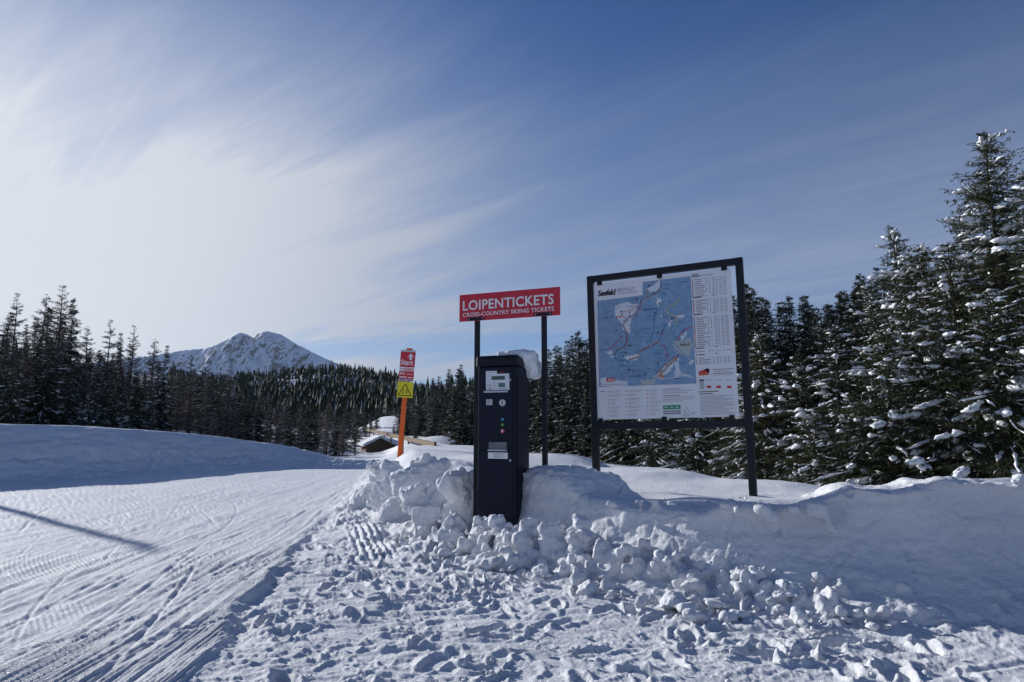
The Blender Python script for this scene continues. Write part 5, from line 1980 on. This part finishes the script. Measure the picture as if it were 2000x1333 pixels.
# --- wooded hill far behind: one mass
def far_wood():
    g = np.random.default_rng(33)
    pts = []
    for n, a, b, d0, d1 in ((5200, 330, 800, 250, 900), (520, 790, 1200, 170, 420), (200, 1200, 1900, 110, 260), (360, -200, 330, 130, 330)):
        px = g.uniform(a, b, n)
        d = d0 * (d1 / d0) ** g.random(n)
        pts.append(np.stack([(px - 1000) / FPX * d * 1.0, d], 1))
    pts = np.vstack(pts)
    # keep the gully clear
    pc = 1000 + pts[:, 0] / pts[:, 1] * FPX
    clear = (np.abs(pc - np.interp(pts[:, 1], [80, 165, 220, 260], [745, 738, 760, 765])) < np.interp(pts[:, 1], [80, 165, 220, 250, 265], [45, 17, 9, 4, 0]))
    pts = pts[~clear]
    Z = ground_h(pts[:, 0], pts[:, 1])[0]
    vs, fs, mi, base = [], [], [], 0
    for (x, y), z in zip(pts, Z):
        H = g.uniform(4.5, 11) * (1.15 if g.random() < .1 else 1)
        R = H * g.uniform(.14, .22)
        lay = 4
        for k in range(lay):
            zt = H * (k + 1.9) / (lay + .9)
            zb = H * (k + .35) / (lay + .9)
            r = R * (1 - k / lay) ** .8 * g.uniform(.8, 1.15)
            m = 7
            a = np.linspace(0, 2 * math.pi, m, endpoint=False) + g.uniform(0, 6)
            rr = r * np.where(np.arange(m) % 2, g.uniform(.4, .7, m), g.uniform(.8, 1.4, m))
            ring = np.stack([x + rr * np.cos(a), y + rr * np.sin(a), z + zb + g.normal(0, .03 * H, m) - .2 * (rr - r * .6)], 1)
            vs.append(np.vstack([ring, [[x, y, min(z + zt, z + H)]]]))
            i = np.arange(m)
            fs.append(np.stack([base + i, base + (i + 1) % m, np.full(m, base + m)], 1))
            mi.append((g.random(m) < .04).astype(int))
            base += m + 1
    o = link('distant_wood', np_mesh('distant_wood', np.vstack(vs), np.vstack(fs), [M_NEEDLE, M_FARSNOW], False, np.concatenate(mi)))
    tag(o, 'dark conifer wood covering the hill below the mountain', None, None, 'stuff')


far_wood()


# ------------------------------------------------------------------ mountain
def mountain():
    D = 6000.0
    prof = [(-500, 760), (-200, 735), (100, 716), (250, 702), (325, 691), (362, 685), (400, 682), (428, 673), (445, 662), (458, 655), (470, 651), (482, 654), (494, 661), (503, 653), (512, 649), (522, 648), (534, 651),
            (548, 654), (562, 663), (580, 674), (600, 684), (625, 697), (655, 710), (690, 724), (740, 741), (820, 760), (1000, 780), (1300, 805)]
    px = np.array([p[0] for p in prof], float)
    ptz = np.array([P(p[0], p[1], D)[:] for p in prof])
    nx, ny = 420, 170
    gx = np.linspace(ptz[0, 0], ptz[-1, 0], nx)
    # denser where it is seen
    gx = np.interp(np.linspace(0, 1, nx), [0, .12, .82, 1], [ptz[0, 0], P(280, 700, D).x, P(760, 700, D).x, ptz[-1, 0]])
    gy = np.concatenate([np.linspace(-2600, 0, 145), np.linspace(20, 1600, 25)])
    Xg, Yg = np.meshgrid(gx, gy)
    top = np.interp(Xg, ptz[:, 0], ptz[:, 2])
    wx = Xg + 140 * fbm2(Xg / 900, Yg / 900, 3, 120)
    rid = 1 - np.abs(fbm2(wx / 430 + Yg / 2400, Yg / 1500, 4, 121)) * 2.2
    rid2 = 1 - np.abs(fbm2(wx / 150 - Yg / 900, Yg / 420, 4, 122)) * 2.0
    ay = np.abs(Yg)
    fall = ay * .86 * (1 - .30 * np.clip(ay / 2600, 0, 1))
    k = 1 - np.exp(-ay / 90)
    z = top - fall + k * (190 * (rid - .62) * np.clip(ay / 700, .25, 1.0) + 85 * (rid2 - .6)) + 16 * (1 - 2 * np.abs(fbm2(Xg / 60, Yg / 60, 4, 123))) * (.35 + k)
    v = np.stack([Xg.ravel(), (D + Yg).ravel(), np.maximum(z, -120).ravel()], 1)
    idx = np.arange(len(gy) * nx).reshape(len(gy), nx)
    f = np.stack([idx[:-1, :-1].ravel(), idx[:-1, 1:].ravel(), idx[1:, 1:].ravel(), idx[1:, :-1].ravel()], 1)
    m = mat('mountain_snow_and_rock', (.8, .82, .85), .8, .1)
    n, l, b = nodes(m)
    geo = n.new('ShaderNodeNewGeometry')
    sp = n.new('ShaderNodeSeparateXYZ')
    l.new(geo.outputs['True Normal'], sp.inputs[0])
    sz = n.new('ShaderNodeSeparateXYZ')
    l.new(geo.outputs['Position'], sz.inputs[0])
    nz = n.new('ShaderNodeTexNoise')
    nz.inputs['Scale'].default_value = .012
    nz.inputs['Detail'].default_value = 9
    nz.inputs['Roughness'].default_value = .7
    l.new(geo.outputs['Position'], nz.inputs['Vector'])

    def mth(op, a, b_, c=None):
        q = n.new('ShaderNodeMath')
        q.operation = op
        for i, w in enumerate((a, b_, c)):
            if w is None:
                continue
            if isinstance(w, (int, float)):
                q.inputs[i].default_value = w
            else:
                l.new(w, q.inputs[i])
        return q.outputs[0]
    hi = n.new('ShaderNodeMapRange')
    l.new(sz.outputs[2], hi.inputs[0])
    for i, w in enumerate((350, 900, -.10, .15)):
        hi.inputs[i + 1].default_value = w
    val = mth('ADD', mth('SUBTRACT', .72, sp.outputs[2]), mth('MULTIPLY_ADD', nz.outputs[0], .75, -.44))
    val = mth('ADD', val, hi.outputs[0])
    rp = n.new('ShaderNodeValToRGB')
    rp.color_ramp.elements[0].position, rp.color_ramp.elements[1].position = .12, .24
    rp.color_ramp.elements[0].color = (.74, .79, .86, 1)
    rp.color_ramp.elements[1].color = (.10, .115, .14, 1)
    l.new(val, rp.inputs[0])
    l.new(rp.outputs[0], b.inputs['Base Color'])
    o = link('mountain', np_mesh('mountain', v, f, m))
    tag(o, 'snow-covered twin-peaked mountain with rocky summits', None, None, 'structure')


mountain()


# ------------------------------------------------------------------ hut and wooden rail in the gully
M_WOOD = vary(mat('weathered_wood', (.16, .10, .06), .8, .2), (.10, .065, .04), (.21, .14, .085), 4, 5, True, .01, 30)


def hut():
    c = P(742, 880, 100)
    r = empty('wooden_hut', (c.x, c.y, c.z - 0.75), math.radians(24))
    tag(r, 'small wooden hut with snow-covered gable roof sunk in the snow beside the trail post', 'hut')
    w, ln, hw, ha = 2.0, 3.6, 1.45, 2.45
    bm = bmesh.new()
    a = [bm.verts.new(p) for p in ((-w, 0, 0), (w, 0, 0), (w, 0, hw), (0, 0, ha), (-w, 0, hw))]
    b = [bm.verts.new((v.co.x, ln, v.co.z)) for v in a]
    bm.faces.new(a)
    bm.faces.new(b[::-1])
    for i in range(5):
        bm.faces.new((a[i], b[i], b[(i + 1) % 5], a[(i + 1) % 5]))
    bm_obj('wall', bm, M_WOOD, r)
    for k in range(14):
        x = -w + .07 + k * (2 * w - .14) / 13
        top = hw + (ha - hw) * (1 - abs(x) / w) - .06
        box('plank', (x - .12, -.03, .1), (x + .12, -.001, top), M_WOOD, r)

    def slab(nm, th0, th1, over, m, par):
        bm = bmesh.new()
        for s in (-1, 1):
            e = w + over
            ze = hw - (ha - hw) / w * over
            pts = [(0, ha + th0), (s * e, ze + th0), (s * e, ze + th1), (0, ha + th1)]
            f_ = [bm.verts.new((x, -over, z)) for x, z in pts]
            b_ = [bm.verts.new((x, ln + over, z)) for x, z in pts]
            bm.faces.new(f_)
            bm.faces.new(b_)
            for i in range(4):
                bm.faces.new((f_[i], b_[i], b_[(i + 1) % 4], f_[(i + 1) % 4]))
        return bm_obj(nm, bm, m, par)
    rf = slab('roof', .005, .10, .45, M_WOOD, r)
    slab('roof_snow', .104, .48, .52, M_BANK, rf)
    box('door', (-.45, -.06, .1), (.45, -.032, 1.35), M_WOOD, r)


hut()


def rail():
    a, b = P(714, 838, 132), P(850, 867, 60)
    r = empty('wooden_rail', (0, 0, 0))
    tag(r, 'long brown wooden guard rail running down across the snowy gully', 'guard rail')
    n = 9
    pts = [a.lerp(b, i / n) for i in range(n + 1)]
    for i in range(n):
        p, q = pts[i], pts[i + 1]
        d = (q - p).normalized()
        sd = Vector((d.y, -d.x, 0)).normalized() * .09
        bm = bmesh.new()
        vs = []
        for w in (p + d * .02, q - d * .02):
            for s, zz in ((1, -.34), (-1, -.34), (-1, .12), (1, .12)):
                vs.append(bm.verts.new(w + sd * s + Vector((0, 0, zz))))
        for f in ((0, 1, 2, 3), (7, 6, 5, 4), (0, 4, 5, 1), (1, 5, 6, 2), (2, 6, 7, 3), (3, 7, 4, 0)):
            bm.faces.new([vs[k] for k in f])
        bm_obj('beam', bm, M_WOOD, r)
    for p in pts:
        cyl('post', (p.x, p.y + .22, p.z - 1.4), (p.x, p.y + .22, p.z + .16), .10, .09, M_WOOD, r, 8)


rail()



# ------------------------------------------------------------------ the air: thin even haze round everything but the sky
def haze():
    bm = bmesh.new()
    add_box(bm, (-9500, -9500, -160), (9500, 9500, 1150))
    m = bpy.data.materials.new('thin_haze')
    m.use_nodes = True
    n, l = m.node_tree.nodes, m.node_tree.links
    n.clear()
    o_ = n.new('ShaderNodeOutputMaterial')
    v = n.new('ShaderNodeVolumePrincipled')
    v.inputs['Color'].default_value = (.72, .85, 1.0, 1)
    v.inputs['Density'].default_value = 1.5e-5
    v.inputs['Anisotropy'].default_value = 0.2
    l.new(v.outputs[0], o_.inputs['Volume'])
    o = bm_obj('haze', bm, m)
    o['kind'] = 'stuff'


haze()
